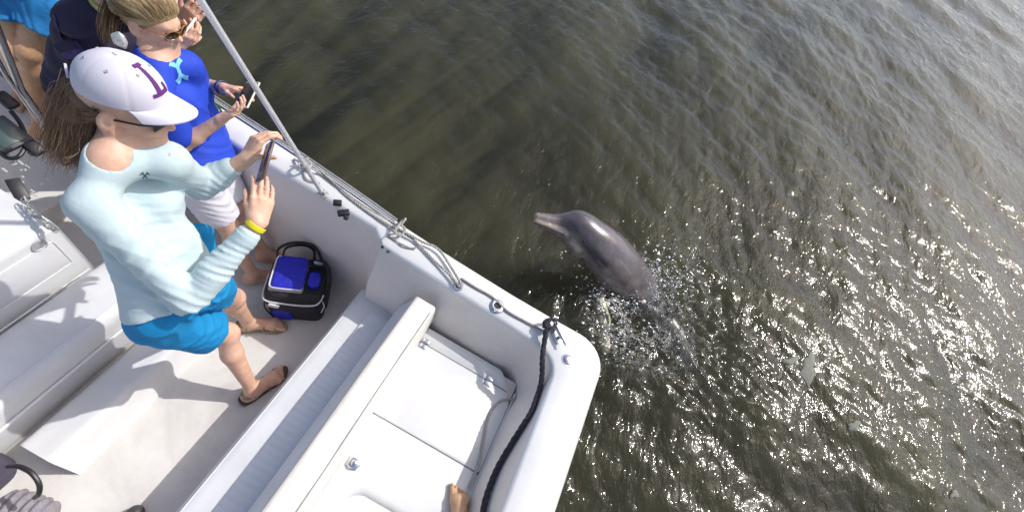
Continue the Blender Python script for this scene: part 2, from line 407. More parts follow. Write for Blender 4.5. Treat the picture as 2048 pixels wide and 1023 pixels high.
f1 = N('ShaderNodeMath'); f1.operation = 'SUBTRACT'; f1.inputs[1].default_value = .5; L(fn.outputs[0], f1.inputs[0])
f2 = N('ShaderNodeMath'); f2.operation = 'ABSOLUTE'; L(f1.outputs[0], f2.inputs[0])
f3 = N('ShaderNodeMapRange'); f3.inputs[1].default_value = 0; f3.inputs[2].default_value = .042; f3.inputs[3].default_value = 1; f3.inputs[4].default_value = 0; L(f2.outputs[0], f3.inputs[0])
fb_ = N('ShaderNodeTexNoise'); fb_.inputs['Scale'].default_value = 4.5; fb_.inputs['Detail'].default_value = 2; L(tc.outputs['Object'], fb_.inputs[0])
f4 = N('ShaderNodeMapRange'); f4.inputs[1].default_value = .36; f4.inputs[2].default_value = .54; L(fb_.outputs[0], f4.inputs[0])
m1_ = N('ShaderNodeMath'); m1_.operation = 'MULTIPLY'; L(f3.outputs[0], m1_.inputs[0]); L(msk.outputs[0], m1_.inputs[1])
m2_ = N('ShaderNodeMath'); m2_.operation = 'MULTIPLY'; m2_.use_clamp = True; L(m1_.outputs[0], m2_.inputs[0]); L(f4.outputs[0], m2_.inputs[1])
m3_ = N('ShaderNodeMath'); m3_.operation = 'MULTIPLY'; m3_.inputs[1].default_value = 1; L(m2_.outputs[0], m3_.inputs[0])
dfo = N('ShaderNodeBsdfDiffuse'); dfo.inputs[0].default_value = (.62, .62, .60, 1); fmx = N('ShaderNodeMixShader'); L(m3_.outputs[0], fmx.inputs[0]); L(mx.outputs[0], fmx.inputs[1]); L(dfo.outputs[0], fmx.inputs[2])
L(fmx.outputs[0], out.inputs['Surface'])
vsn = N('ShaderNodeVolumePrincipled'); vsn.inputs['Color'].default_value = (.52, .485, .285, 1); vsn.inputs['Density'].default_value = 1.25; vsn.inputs['Anisotropy'].default_value = 0
L(vsn.outputs[0], out.inputs['Volume'])
water = link('water', me, wm); tag(water, kind='structure')

# ================================================================== BOAT
DK = .18
boat = thing('motor_boat', 'white fibreglass motor boat seen from above, stern corner beside the dolphin', 'boat')
# outline of the gunwale, starboard half, bow to stern; outer and inner edge in step
def arc(c, r, a0, a1, n): return [(c[0]+r*math.cos(math.radians(a0+(a1-a0)*i/n)), c[1]+r*math.sin(math.radians(a0+(a1-a0)*i/n))) for i in range(n+1)]
outer = [(-6.3, 0), (-6.1, .32), (-5.4, .75), (-4.5, 1.18), (-3.5, 1.40), (-2.6, 1.43), (-1.77, 1.345), (-1.24, 1.312), (-.80, 1.272), (-.66, 1.255), (-.60, 1.248), (-.56, 1.243), (-.25, 1.225), (.1, 1.212), (.35, 1.210)]+arc((.515, 1.055), .155, 90, 0, 8)+[(.668, .8), (.663, .4), (.66, 0)]
inner = [(-5.9, 0), (-5.7, .25), (-5.1, .62), (-4.3, 1.00), (-3.4, 1.22), (-2.6, 1.25), (-1.77, 1.15), (-1.24, 1.135), (-.80, 1.13), (-.66, 1.125), (-.61, 1.085), (-.575, 1.055), (-.25, 1.045), (.1, 1.03), (.25, 1.02)]+arc((.315, .89), .125, 90, 0, 8)+[(.442, .75), (.445, .4), (.447, 0)]
fore = [0]*10+[.5]+[1]*(len(outer)-11)
def section(o, i, f):
    o = Vector((*o, 0)); i = Vector((*i, 0)); n = (o-i).normalized()
    def p(b, off, z): q = b+n*off; return (q.x, q.y, z)
    h = p(o, 0, 0); P = [p(o, -.42, -.55), p(o, -.16, -.25), p(o, -.05, .25), p(o, -.012, .70), p(o, 0, .78), p(o, .014, .80), p(o, .016, .845), p(o, .004, .865), p(o, 0, .90), p(o, -.006, .925), p(o, -.02, .942), p(o, -.04, .950)]
    P += [p(o, -.5*(o-i).length, .954), p(i, .022, .950), p(i, .008, .944), p(i, 0, .930), p(i, -.002, .905)]
    P += [p(i, -.035*(1-f)-.085*f, .55*(1-f)+.70*f), p(i, -.055*(1-f)-.10*f, .30*(1-f)+.50*f), p(i, -.085*(1-f)-.11*f, DK+.012), p(i, -.105*(1-f)-.13*f, DK-.004)]
    return P
st = [section(o, i, f) for o, i, f in zip(outer, inner, fore)]
st_m = [[(x, -y, z) for x, y, z in s] for s in st[::-1]][1:]
allst = st+st_m[:-1]
def rings(a, b, nm, m, sharp=True):
    mb = MB(); mb.grid([s[a:b+1] for s in allst], closed_v=True); return mb.build(nm, m, boat)
MB().box((-2.95, .68, .235), (1.3, .92, .13), .02).build('forward_seat', M['deck'], boat)
rings(0, 10, 'hull', M['gel']); rings(10, 15, 'gunwale', M['gel']); rings(15, 20, 'inner_wall', M['wall'])
mb = MB(); mb.add([s[0] for s in allst], [tuple(range(len(allst)))]); mb.build('keel_plate', M['gel'], boat, smooth=False)
mb = MB(); mb.add([s[20] for s in allst], [tuple(range(len(allst)))]); fl = mb.build('cockpit_floor', M['deck'], boat, smooth=False)
# foredeck inside the bow, raised
mb = MB(); mb.add([(-3.75, -.92, .5), (-3.75, .92, .5), (-4.3, .83, .5), (-5.1, .56, .5), (-5.6, 0, .5), (-5.1, -.56, .5), (-4.3, -.83, .5)], [tuple(range(7))])
mb.add([(-3.75, -.97, DK), (-3.75, .97, DK), (-3.75, .97, .5), (-3.75, -.97, .5)], [(0, 1, 2, 3)]); mb.build('bow_platform', M['deck'], boat, smooth=False)
# rub rail: a metal strip laid along the outer top edge, forward of the rope
def gpt(x, off, z):
    """point on the starboard gunwale: off metres in from the outer edge"""
    for k in range(len(outer)-1):
        if outer[k][0] <= x <= outer[k+1][0]:
            t = (x-outer[k][0])/(outer[k+1][0]-outer[k][0]); y = outer[k][1]*(1-t)+outer[k+1][1]*t; return Vector((x, y-off, z))
    return Vector((x, 1.2-off, z))
rr = [gpt(x, .018, .957) for x in np.linspace(-4.4, -.60, 26)]
MB().tube(rr, .0065, 8).build('rub_rail', M['dull'], boat)
rr2 = [gpt(x, .045, .955) for x in np.linspace(-4.4, -.58, 26)]
MB().tube(rr2, .0035, 6).build('rail_strip', M['steel'], boat)

def bolster(profile, y0, y1, r=.05, nseg=6, rib=None, ny=0):
    """profile in XZ (closed), extruded along Y, ends rounded"""
    cx = sum(p[0] for p in profile)/len(profile); cz = sum(p[1] for p in profile)/len(profile)
    w = max(abs(p[0]-cx) for p in profile); ys = []
    for i in range(nseg+1):
        a = math.pi/2*i/nseg; ys.append((y0+r*(1-math.sin(a)), r*(1-math.cos(math.pi/2-a))))
    ys2 = [(y0+y1-y, s) for y, s in ys[::-1]]
    mid = [(y0+r+(y1-y0-2*r)*(i+1)/(ny+1), 0) for i in range(ny)]
    rows = []
    for y, sh in ys+mid+ys2:
        row = []
        for (x, z) in profile:
            dx = cx-x; dz = cz-z; L = math.hypot(dx, dz) or 1; q = min(sh, L*.9)
            x2 = x+dx/L*q; z2 = z+dz/L*q
            if rib: z2 += rib(x, z, y)
            row.append((x2, y, z2))
        rows.append(row)
    return MB().grid(rows, closed_u=True, cap=True)
def roundpoly(pts, r=.03, n=5):
    """round the corners of a closed 2D polygon; pts may carry their own radius"""
    out = []; m = len(pts)
    for i in range(m):
        p = Vector(pts[i][:2]); a = Vector(pts[i-1][:2]); b = Vector(pts[(i+1) % m][:2]); rr_ = pts[i][2] if len(pts[i]) > 2 else r
        da = (a-p); db = (b-p); q = min(rr_, da.length*.48, db.length*.48); s = p+da.normalized()*q; e = p+db.normalized()*q
        for k in range(n+1):
            t = k/n; out.append(tuple(s*(1-t)**2+p*2*t*(1-t)+e*t*t))
    return out
def prism(poly, z0, z1, bev=.006):
    """plan polygon extruded between heights with a small rounded top edge"""
    c = Vector((sum(p[0] for p in poly)/len(poly), sum(p[1] for p in poly)/len(poly)))
    def ins(d): 
        o = []
        for p in poly:
            v = c-Vector(p); o.append((p[0]+v.x/v.length*d, p[1]+v.y/v.length*d))
        return o
    rows = [[(x, y, z0) for x, y in poly], [(x, y, z1-bev) for x, y in poly], [(x, y, z1-bev*.3) for x, y in ins(bev*.3)], [(x, y, z1) for x, y in ins(bev)]]
    return MB().grid(rows, closed_u=True, cap=True)
# --- aft bench
SY = 1.0
base = roundpoly([(-.60, DK-.01), (-.60, .40), (-.19, .40), (-.19, DK-.01)], .01)
bolster(base, -.97, .945, .01).build('bench_base', M['wall'], boat)
seatp = roundpoly([(-.635, .40, .03), (-.635, .555, .055), (-.33, .545, .03), (-.33, .40, .02)], .03)
bolster(seatp, -.93, .995, .05, ny=8).build('seat_cushion', M['vinyl'], boat)
def ribf(x, z, y): return .002*abs(math.sin(y*math.pi/.032)) if z > .548 else 0
ribp = roundpoly([(-.515, .52, .02), (-.515, .563, .012), (-.36, .563, .012), (-.36, .52, .02)], .015)
bolster(ribp, -.90, .90, .06, ny=420, rib=ribf).build('ribbed_seat_pad', M['vinyl_grey'], boat)
bk = roundpoly([(-.40, .54, .03), (-.385, .66, .04), (-.315, .835, .035), (-.245, .835, .03), (-.20, .54, .03)], .03, 6)
bolster(bk, -.93, .955, .06, ny=6).build('backrest', M['vinyl'], boat)
crm = roundpoly([(-.315, .80, .02), (-.312, .858, .022), (-.198, .856, .022), (-.185, .70, .02), (-.22, .70)], .02, 5)
bolster(crm, -.94, .965, .05, ny=40, rib=lambda x, z, y: .0018*math.sin(y*23+x*9)*math.sin(y*7.1)).build('backrest_bolster', M['cream'], boat)
for x, z in ((-.306, .853), (-.208, .853)):
    MB().tube([(x+.001*math.sin(y*9), y, z+.0028) for y in np.linspace(-.9, .925, 60)], .0032, 6).build('piping', M['seam'], boat)
for x_, z_, y0_, y1_ in ((-.612, .550, -.86, .93), (-.345, .551, -.86, .93)):
    MB().tube([(x_, y, z_) for y in np.linspace(y0_, y1_, 40)], .0026, 6).build('seam', M['cap_w'], boat)
# --- aft deck, three panels with open joints on a dark tray, well with rounded wall
HZ = .70; X0, X1 = -.192, .355
MB().box(((X0+X1)/2, -.02, .66), (X1-X0-.004, 1.86, .045), .004).build('aft_deck_tray', M['wall'], boat)
ya, yb = at(915, 725, HZ).y, at(845, 882, HZ).y
front = roundpoly([(X0, ya+.002, .004), (X1-.035, ya+.002, .01), (X1-.10, .925, .03), (X0, .925, .01)], .01)
prism(front, .675, HZ).build('deck_panel', M['gel'], boat)
hatch = prism(roundpoly([(X0, yb+.002, .008), (X1, yb+.002, .012), (X1, ya-.05, .02), (X1-.04, ya-.002, .03), (X0, ya-.002, .008)], .01), .675, HZ+.001).build('hatch', M['gel'], boat)
for px, py in ((850, 685), (978, 760)):
    p = at(px, py, HZ)
    mb = MB(); mb.box((p.x, ya+.014, HZ+.004), (.036, .024, .004), .001); mb.box((p.x, ya-.014, HZ+.005), (.036, .024, .004), .001); mb.tube([(p.x-.018, ya, HZ+.006), (p.x+.018, ya, HZ+.006)], .0055, 8)
    for a in (-.011, .011):
        for b in (-.016, .016): mb.lathe((p.x+a, ya+b, HZ+.005), [(.0035, 0), (.0035, .002), (.001, .003)], 8)
    mb.build('hinge', M['steel'], hatch)
# aft part with the well
def rrect(x0, x1, y0, y1, r, n=10):
    out = []
    for (cx, cy, a) in ((x1-r, y1-r, 0), (x0+r, y1-r, 90), (x0+r, y0+r, 180), (x1-r, y0+r, 270)):
        for k in range(n): t = math.radians(a+90*k/(n-1)); out.append((cx+r*math.cos(t), cy+r*math.sin(t)))
    return out
wl = at(770, 985, HZ); 
o_ = rrect(X0, X1, -.93, yb-.002, .008); ow = rrect(wl.x-.16, X1-.02, -.40, wl.y-.015, .09)
rows = [[(x, y, .675) for x, y in o_], [(x, y, HZ-.002) for x, y in o_], [(x, y, HZ) for x, y in rrect(X0+.003, X1-.003, -.927, yb-.004, .008)]]
rows += [[(x, y, HZ) for x, y in ow]]
for k in range(1, 6):
    a = math.pi/2*k/5; d = .03*math.sin(a); rows.append([(x, y, HZ-.03*(1-math.cos(a))) for x, y in rrect(wl.x-.16+d, X1-.02-d, -.40+d, wl.y-.015-d, .08)])
rows.append([(x, y, .585) for x, y in rrect(wl.x-.115, X1-.065, -.355, wl.y-.06, .07)])
rows.append([(x, y, .565) for x, y in rrect(wl.x-.09, X1-.09, -.33, wl.y-.085, .06)])
MB().grid(rows, closed_u=True).add(rows[-1], [tuple(range(40))]).build('well_panel', M['gel'], boat)
p = at(706, 925, HZ)
mb = MB(); mb.box((p.x, p.y, HZ+.003), (.05, .04, .006), .002); mb.lathe((p.x+.004, p.y+.002, HZ+.005), [(.0, .0), (.012, 0), (.013, .006), (.009, .009), (0, .009)], 16)
mb.tube(spline([(p.x-.02, p.y-.014, HZ+.007), (p.x, p.y-.020, HZ+.013), (p.x+.022, p.y-.012, HZ+.013), (p.x+.03, p.y+.004, HZ+.007)], 4), .003, 6); mb.build('latch', M['steel'], boat)
MB().box((.359, .30, HZ+.002), (.008, 1.10, .012), .003).build('drip_edge', M['vinyl'], boat)
# gutter floor behind the panels
MB().box((.30, 0, .595), (.34, 1.86, .02), 0).build('gutter', M['wall'], boat)
# --- forward lounge and step
lg = roundpoly([(-1.46, .20, .02), (-1.445, .40, .02), (-1.44, .515, .07), (-1.70, .53, .06), (-1.74, .20, .02)], .03, 6)
bolster(lg, -.72, .47, .04, ny=4).build('lounge_cushion', M['vinyl'], boat)
MB().box((-1.58, -.12, .26), (.22, 1.1, .2), .01).build('lounge_base', M['wall'], boat)
MB().tube([(-1.438, -.62, .385), (-1.438, .43, .385)], .007, 6).build('lounge_trim', M['cap_w'], boat)
stp = roundpoly([(-1.40, DK-.01, .01), (-1.40, .30, .04), (-1.235, .305, .035), (-1.205, .235, .03), (-1.165, DK-.01, .01)], .03, 6)
bolster(stp, -.255, .42, .075, nseg=9, ny=4).build('step', M['gel'], boat)
for x_, z_ in ((-1.478, .5235), (-1.70, .520)):
    MB().tube([(x_, y, z_) for y in np.linspace(-.66, .41, 30)], .003, 6).build('seam', M['cap_w'], boat)
# --- helm console
prof = roundpoly([(-1.745, DK, .01), (-1.745, .80, .03), (-1.95, .84, .03), (-2.02, .86, .03), (-2.42, 1.10, .05), (-2.75, 1.10, .03), (-2.80, DK, .01)], .02)
con = bolster(prof, -.62, .44, .02, ny=2).build('helm_console', M['gel'], boat)
def face_pt(px, py, x=-1.745):
    d = _x*(px-1024)-_y*(py-511.5)+_f*FPX; k = x/d.x; return Vector((x, d.y*k, CAM_Z+d.z*k))
pt = face_pt(78, 491)
MB().lathe(pt, [(0, .003), (.021, .003), (.023, .006), (.028, .006), (.029, 0)], 24, axis=(1, 0, 0)).build('vent_plug', M['grey'], con)
q0 = face_pt(30, 560); q1 = face_pt(118, 510)
MB().box((-1.744, (q0.y+q1.y)/2-.05, (q0.z+q1.z)/2), (.012, .30, .17), .012).build('access_door', M['vinyl'], con)
def dash(px, py, lift=0):
    """point on the sloping dash"""
    n = Vector((.24, 0, .40)).normalized(); o = Vector((-2.02, 0, .86)); d = (_x*(px-1024)-_y*(py-511.5)+_f*FPX).normalized(); c0 = Vector((0, 0, CAM_Z))
    k = (o-c0).dot(n)/d.dot(n); return c0+d*k+n*lift
dR = rotm((.40, 0, -.24), (.24, 0, .40))
a = dash(8, 272, .012); MB().box(a, (.13, .12, .03), .008, dR).build('chart_screen', M['darkgrey'], con)
MB().box(a+dR @ V(0, 0, .017), (.10, .09, .004), .001, dR).build('screen_glass', M['screen_g'], con)
a = dash(36, 380, .006); MB().box(a, (.095, .045, .02), .004, rotm(dash(48, 400)-dash(22, 355), (.24, 0, .40))).build('switch_panel', M['dark'], con)
mb = MB(); a = dash(14, 205, .02); mb.box(a, (.075, .05, .035), .012, dR); mb.build('radio_handset', M['dark'], con)
pts = [dash(x, y, .014) for x, y in ((22, 225), (38, 245), (49, 268), (52, 292), (38, 315), (15, 318), (-5, 300))]
MB().tube(spline(pts, 6), .0085, 8).build('handset_cord', M['dark'], con)
a = dash(70, 300, .02); MB().box(a, (.06, .05, .04), .01, dR).build('throttle_lever', M['dark'], con)
mb = MB()
for i in range(34):
    x, y = 6+random.random()*95, 240+random.random()*150; a = dash(x, y, .001); mb.box(a, (.006+.02*random.random(), .004+.006*random.random(), .003), .0, dR)
o = mb.build('dash_marks', M['grey'], con, smooth=False); o['kind'] = 'stuff'
# rails around the helm
e0, e1 = at(-6, 60, 1.5), at(42, 178, 1.05)
MB().tube([e0+(e0-e1)*.6, e0, e1, V(e1.x, e1.y, DK)], .013, 10).build('grab_rail', M['steel'], boat)
MB().tube([e0+(e0-e1)*.6+V(-.06, -.02, 0), e1+V(-.10, .02, 0), V(e1.x-.10, e1.y+.02, DK)], .009, 10).build('grab_rail', M['steel'], boat)
# --- fittings on the gunwale
GZ = .953
p = at(994, 612, GZ)
mb = MB().lathe(p, [(0, -.05), (.019, -.05), (.0195, .006), (.026, .008), (.036, .004), (.039, 0)], 28); rh = mb.build('rod_holder', M['steel'], boat)
MB().lathe(p+V(0, 0, .0035), [(0, 0), (.0185, 0), (.0185, .001)], 24).build('bore_shade_disc', M['hole_shade'], rh)  # flat dark disc, its colour stands for the shade down the tube
MB().lathe(p, [(.0185, .0), (.020, .010), (.0235, .011), (.0265, .0085)], 24).build('collar', M['cap_w'], rh)
for k in range(3):
    a = 2.1*k+.5; MB().lathe(p+V(.032*math.cos(a), .032*math.sin(a), .005), [(.004, 0), (.004, .002), (0, .003)], 8).build('screw', M['dull'], rh)
p = at(1136, 719, GZ); fc = MB().lathe(p, [(0, .006), (.022, .006), (.025, .004), (.026, 0), (.034, -.001)], 28).build('filler_cap', M['steel'], boat)
MB().lathe(p, [(.0, .0085), (.010, .0085), (.012, .0065)], 16).build('cap_slot', M['cap_w'], fc)
cl = at(1112, 668, GZ)
mb = MB(); ax_ = V(.62, .78, 0); ax2 = V(-.78, .62, 0)
mb.box(cl, (.10, .045, .008), .003, rotm((.75, -.66, 0)))
for s in (-.022, .022): mb.tube([cl+V(.75, -.66, 0)*s, cl+V(.75, -.66, 0)*s*1.1+V(0, 0, .03)], [.010, .008], 10)
mb.tube([cl+V(.75, -.66, 0)*-.075+V(0, 0, .040), cl+V(.75, -.66, 0)*-.03+V(0, 0, .034), cl+V(.75, -.66, 0)*.03+V(0, 0, .034), cl+V(.75, -.66, 0)*.075+V(0, 0, .040)], [.005, .010, .010, .005], 10)
mb.build('stern_cleat', M['steel'], boat)
p = at(918, 572, GZ); mb = MB().lathe(p, [(0, .006), (.020, .006), (.024, 0)], 18)
mb.tube([p+V(.014*math.cos(a), 0, .008+.018*math.sin(a)) for a in np.linspace(0, math.pi, 9)], .004, 8); mb.build('pad_eye', M['steel'], boat)
mb = MB(); b1_ = at(682, 420, GZ)
for px, py, sx, sy, rz in ((675, 408, .040, .028, 35), (687, 428, .055, .030, 48), (692, 437, .022, .02, 10)):
    mb.box(at(px, py, GZ)+V(0, 0, .010), (sx, sy, .022), .004, Matrix.Rotation(math.radians(rz), 3, 'Z'))
mb.build('rod_clip', M['dark'], boat)
mb = MB()
for px, py in ((765, 494), (776, 503)): mb.lathe(at(px, py, .94), [(0, .007), (.006, .007), (.007, .003), (.009, 0)], 12)
mb.build('snap_studs', M['darkgrey'], boat)
# pole rising from the gunwale
pb, ptop = at(646, 388, GZ), at(403, 4, 1.86)
up_ = pb+(ptop-pb)*2.2
mb = MB().tube([pb, up_], .0112, 14); pole = mb.build('canopy_pole', M['satin'], boat)
mb = MB().lathe(pb-V(0, 0, .002), [(.0, .012), (.020, .012), (.026, .004), (.027, 0)], 18); mb.box(pb+V(0, 0, .016), (.034, .02, .028), .005); mb.build('pole_foot', M['dull'], pole)
q = pb+(ptop-pb)*.20
mb = MB().tube([q-V(.0, 0, .0), q+(ptop-pb).normalized()*.03], .019, 12); mb.build('pole_collar', M['grey'], pole)

# ================================================================== PEOPLE
UP = V(0, 0, 1)
def hand(w, d, n, th, curl=(20, 20, 20, 20), thumb=(25, 15), spread=6, s=1.0, fa=None):
    """w wrist, d towards the fingers, n out of the back of the hand, th towards the thumb side"""
    d = d.normalized(); n = (n-d*n.dot(d)).normalized(); t = n.cross(d).normalized()
    if t.dot(th) < 0: t = -t
    fd_ = (w-fa).normalized() if fa is not None else d
    out = [cap(w-fd_*.055*s, w, .0285*s, .0255*s, .015)]
    P = []
    for i in range(4):
        o = (1.5-i)*.0195*s; k = w+d*(.085-.004*abs(i-1))*s+t*o+n*(.003-.002*abs(i-1.3))*s; P.append(k)
        out.append(cap(w+t*o*.62+d*.006*s, k, .0135*s, .0105*s, .012))
    out.append(cap(w+d*.02*s+t*.012*s-n*.006*s, w+d*.055*s+t*.02*s-n*.008*s, .017*s, .013*s, .015))
    Ls = [(.040, .024, .020), (.045, .028, .021), (.042, .026, .021), (.033, .020, .019)]
    for i in range(4):
        a = math.radians(curl[i]); p = P[i]; f = (d+t*math.tan(math.radians((1.5-i)*spread))).normalized(); r = .0092 if i < 3 else .0082
        ang = a*.45
        for L, fr in zip(Ls[i], (1, 1.15, .8)):
            dr = f*math.cos(ang)-n*math.sin(ang); q = p+dr*L*s
            out.append(cap(p, q, r*s, r*.90*s, .004)); p = q; r *= .9; ang += a*fr*.55
    b = w+d*.025*s+t*.024*s-n*.006*s; a1, a2 = math.radians(thumb[0]), math.radians(thumb[1])
    v = (d*math.cos(a1)+t*math.sin(a1)-n*.25).normalized(); p1 = b+v*.038*s; v2 = (d*math.cos(a2)+t*math.sin(a2)-n*.35).normalized(); p2 = p1+v2*.030*s
    out += [cap(w+d*.008*s+t*.012*s, b, .0165*s, .0145*s, .012), cap(b, p1, .0140*s, .0110*s, .006), cap(p1, p2, .0108*s, .0085*s, .004), cap(p2, p2+v2*.016*s-n*.004*s, .0085*s, .007*s, .004)]
    return out
def head(hc, f, u, s=1.0):
    R = rotm(f, u); F, Lf, U = R.col[0].copy(), R.col[1].copy(), R.col[2].copy()
    def q(a, b, c): return hc+F*a*s+Lf*b*s+U*c*s
    o = [ell(q(-.012, 0, .028), (.100*s, .077*s, .090*s), R, .02), ell(q(.026, 0, -.035), (.068*s, .060*s, .078*s), R, .035),
         ell(q(.060, 0, -.092), (.026*s, .024*s, .020*s), R, .03), cap(q(-.01, .045, -.055), q(.055, .016, -.095), .018*s, .016*s, .03), cap(q(-.01, -.045, -.055), q(.055, -.016, -.095), .018*s, .016*s, .03),
         cap(q(.075, .028, .018), q(.075, -.028, .018), .014*s, .014*s, .018)]
    for b in (1, -1):
        o.append(ell(q(.068, .036*b, -.032), (.022*s, .020*s, .022*s), R, .02))
        o.append(('ell', q(.098, .031*b, -.002), (.016*s, .017*s, .011*s), R, -.012))
        o.append(ell(q(.083, .030*b, -.003), (.011*s, .013*s, .010*s), R, .003))
    o += [cap(q(.088, 0, .008), q(.108, 0, -.030), .0075*s, .0115*s, .010), ell(q(.097, .009, -.034), (.010*s, .008*s, .007*s), R, .006), ell(q(.097, -.009, -.034), (.010*s, .008*s, .007*s), R, .006)]
    o += [cap(q(.086, .018, -.0585), q(.086, -.018, -.0585), .0065*s, .0065*s, .006), cap(q(.082, .014, -.069), q(.082, -.014, -.069), .0075*s, .0075*s, .006), ('cap', q(.098, .022, -.064), q(.098, -.022, -.064), .004*s, .004*s, -.003)]
    return o, q, R
def ears(q, R, s=1.0):
    o = []; s = s*1.12
    for b in (1, -1):
        E = R @ Matrix.Rotation(math.radians(-18*b), 3, 'Z')
        o += [ell(q(-.014, .082*b, -.014), (.020*s, .011*s, .033*s), E, .004), ell(q(-.004, .078*b, -.038), (.011*s, .010*s, .014*s), E, .005), ('ell', q(-.009, .096*b, -.010), (.011*s, .008*s, .018*s), E, -.003)]
    return o
def torso(J, g=0.0, bust=1.0):
    Lf = (J['shL']-J['shR']).normalized(); Fw = Lf.cross(UP).normalized(); s = J.get('s', 1)
    ch, wa, pe = J['chest'], J['waist'], J['pelvis']; w = (J['shL']-J['shR']).length/.34
    o = [cap(ch-Lf*.058*w, wa-Lf*.040, .098*s+g, .084*s+g, .05), cap(ch+Lf*.058*w, wa+Lf*.040, .098*s+g, .084*s+g, .05),
         cap(wa-Lf*.040, pe-Lf*.062, .084*s+g, .100*s+g, .05), cap(wa+Lf*.040, pe+Lf*.062, .084*s+g, .100*s+g, .05),
         cap(J['shR'], J['neck'], .050*s+g, .05*s+g, .05), cap(J['shL'], J['neck'], .050*s+g, .05*s+g, .05)]
    if bust: o += [ell(ch+Fw*.075*s+Lf*.066-UP*.03, (.062*bust+g,)*3, None, .045), ell(ch+Fw*.075*s-Lf*.066-UP*.03, (.062*bust+g,)*3, None, .045)]
    return o
def arm(J, sd, g=0.0, upto=1.0, bag=0.0):
    s = J.get('s', 1); a, b, c = J['sh'+sd], J['el'+sd], J['wr'+sd]; m = b.lerp(c, .35)
    o = [cap(a, b, .050*s+g+bag*.6, .039*s+g+bag, .03), cap(b, m, .039*s+g+bag, .037*s+g+bag*.9, .015)]
    e = b.lerp(c, upto); o.append(cap(m, e, .037*s+g+bag*.9, (.037+(.0265-.037)*max(0, (upto-.35)/.65))*s+g+bag*.1, .02)); return o
def leg(J, sd, g=0.0):
    s = J.get('s', 1); h, k, a = J['hip'+sd], J['kn'+sd], J['an'+sd]; cf = k.lerp(a, .3); Fw = (J['to'+sd]-a); Fw.z = 0; Fw.normalize()
    return [cap(h, k, .086*s+g, .057*s+g, .04), ell(k+Fw*.012, (.050*s+g, .048*s+g, .056*s+g), None, .03), cap(k, cf-Fw*.012, .052*s+g, .055*s+g, .02), cap(cf-Fw*.012, a, .054*s+g, .034*s+g, .02)]
def foot(J, sd, side, s=1.0, toes=True):
    a, t = J['an'+sd].copy(), J['to'+sd].copy(); fz = J.get('floor', DK+.012); d = (t-a); d.z = 0; d.normalize(); l = UP.cross(d)*side
    heel = V(a.x, a.y, fz+.030)-d*.030; ball = V(a.x, a.y, fz+.022)+d*.115*s
    o = [cap(a, heel+d*.02, .034*s, .030, .02), cap(heel, heel+d*.02, .030, .030, .02), cap(V(a.x, a.y, fz+.055)+d*.01, ball+UP*.012, .034*s, .020, .03), cap(heel, ball+l*.012, .026, .022, .02), cap(heel+l*.01, ball-l*.022, .024, .020, .02), cap(ball+l*.02, ball-l*.028, .018, .016, .015)]
    if toes:
        for i in range(5):
            o.append(cap(ball+l*(.026-.014*i)*s+d*(.01-.003*i), ball+l*(.030-.0155*i)*s+d*(.058-.008*i)*s-UP*.010, .0115 if i == 0 else .0085, .010 if i == 0 else .0072, .004))
    return o
def sandal(name, J, sd, side, parent, sole=M['tan_sole'], s=1.0):
    a, t = J['an'+sd], J['to'+sd]; fz = J.get('floor', DK+.012); d = (t-a); d.z = 0; d.normalize(); l = UP.cross(d)*side
    o = V(a.x, a.y, fz)
    pr = [(-.070, -.026), (-.078, 0), (-.070, .028), (-.03, .036), (.04, .033), (.10, .045), (.15, .046), (.185, .026), (.19, .004), (.165, -.026), (.12, -.042), (.05, -.034), (-.02, -.034)]
    pts = spline([o+d*p[0]*s+l*p[1]*s for p in pr+[pr[0]]], 3)[:-1]
    rows = [[p+UP*z for p in pts] for z in (-.010, -.006, .006, .010)]
    c = sum(pts, V(0, 0, 0))/len(pts); rows[0] = [c+(p-c)*.97+UP*-.011 for p in pts]; rows[3] = [c+(p-c)*.96+UP*.008 for p in pts]
    r = MB().grid(rows, closed_u=True, cap=True).build(name, sole, parent)
    def st(*cs): return spline([o+d*x*s+l*y*s+UP*z for x, y, z in cs], 5)
    mb = MB().tube(st((.10, -.043, .005), (.10, -.030, .036), (.085, 0, .052), (.075, .030, .042), (.06, .040, .005)), .0065, 6, flat=.5)
    mb.tube(st((.06, -.040, .005), (.07, -.025, .042), (.10, .0, .048), (.125, .035, .030), (.13, .046, .005)), .0065, 6, flat=.5)
    mb.tube(st((-.01, -.036, .01), (-.005, -.034, .07), (.03, -.005, .083), (-.005, .034, .07), (-.01, .036, .01)), .006, 6, flat=.5)
    mb.tube(st((.0, -.036, .055), (-.045, -.022, .06), (-.055, 0, .06), (-.045, .022, .06), (.0, .036, .055)), .006, 6, flat=.5)
    mb.build('strap', M['strap'], r); return r
def strands(name, guides, m, parent, n, r=.0011, jit=.012, seg=3):
    """thin tapered hairs scattered round guide curves; each guide: (points, spread at each end)"""
    mb = MB()
    for i in range(n):
        g, s0, s1 = random.choice(guides); P = spline(g, 4); off = Vector([random.gauss(0, 1) for _ in range(3)]); off2 = off+Vector([random.gauss(0, .5) for _ in range(3)]); w = []
        ph = random.random()*6; am = jit*random.random()*.4; ln = .72+.28*random.random(); P = P[:max(4, int(len(P)*ln))]
        for k, p in enumerate(P):
            t = k/(len(P)-1); w.append(p+off.lerp(off2, t)*(s0*(1-t)+s1*t)+V(math.sin(ph+t*5), math.cos(ph*1.3+t*4), math.sin(ph*2+t*6))*am*t)
        mb.tube(w, [r*(1-.7*(k/(len(w)-1))) for k in range(len(w))], seg, cap=False)
    o = mb.build(name, m, parent, fixn=False); o['kind'] = 'stuff'; return o
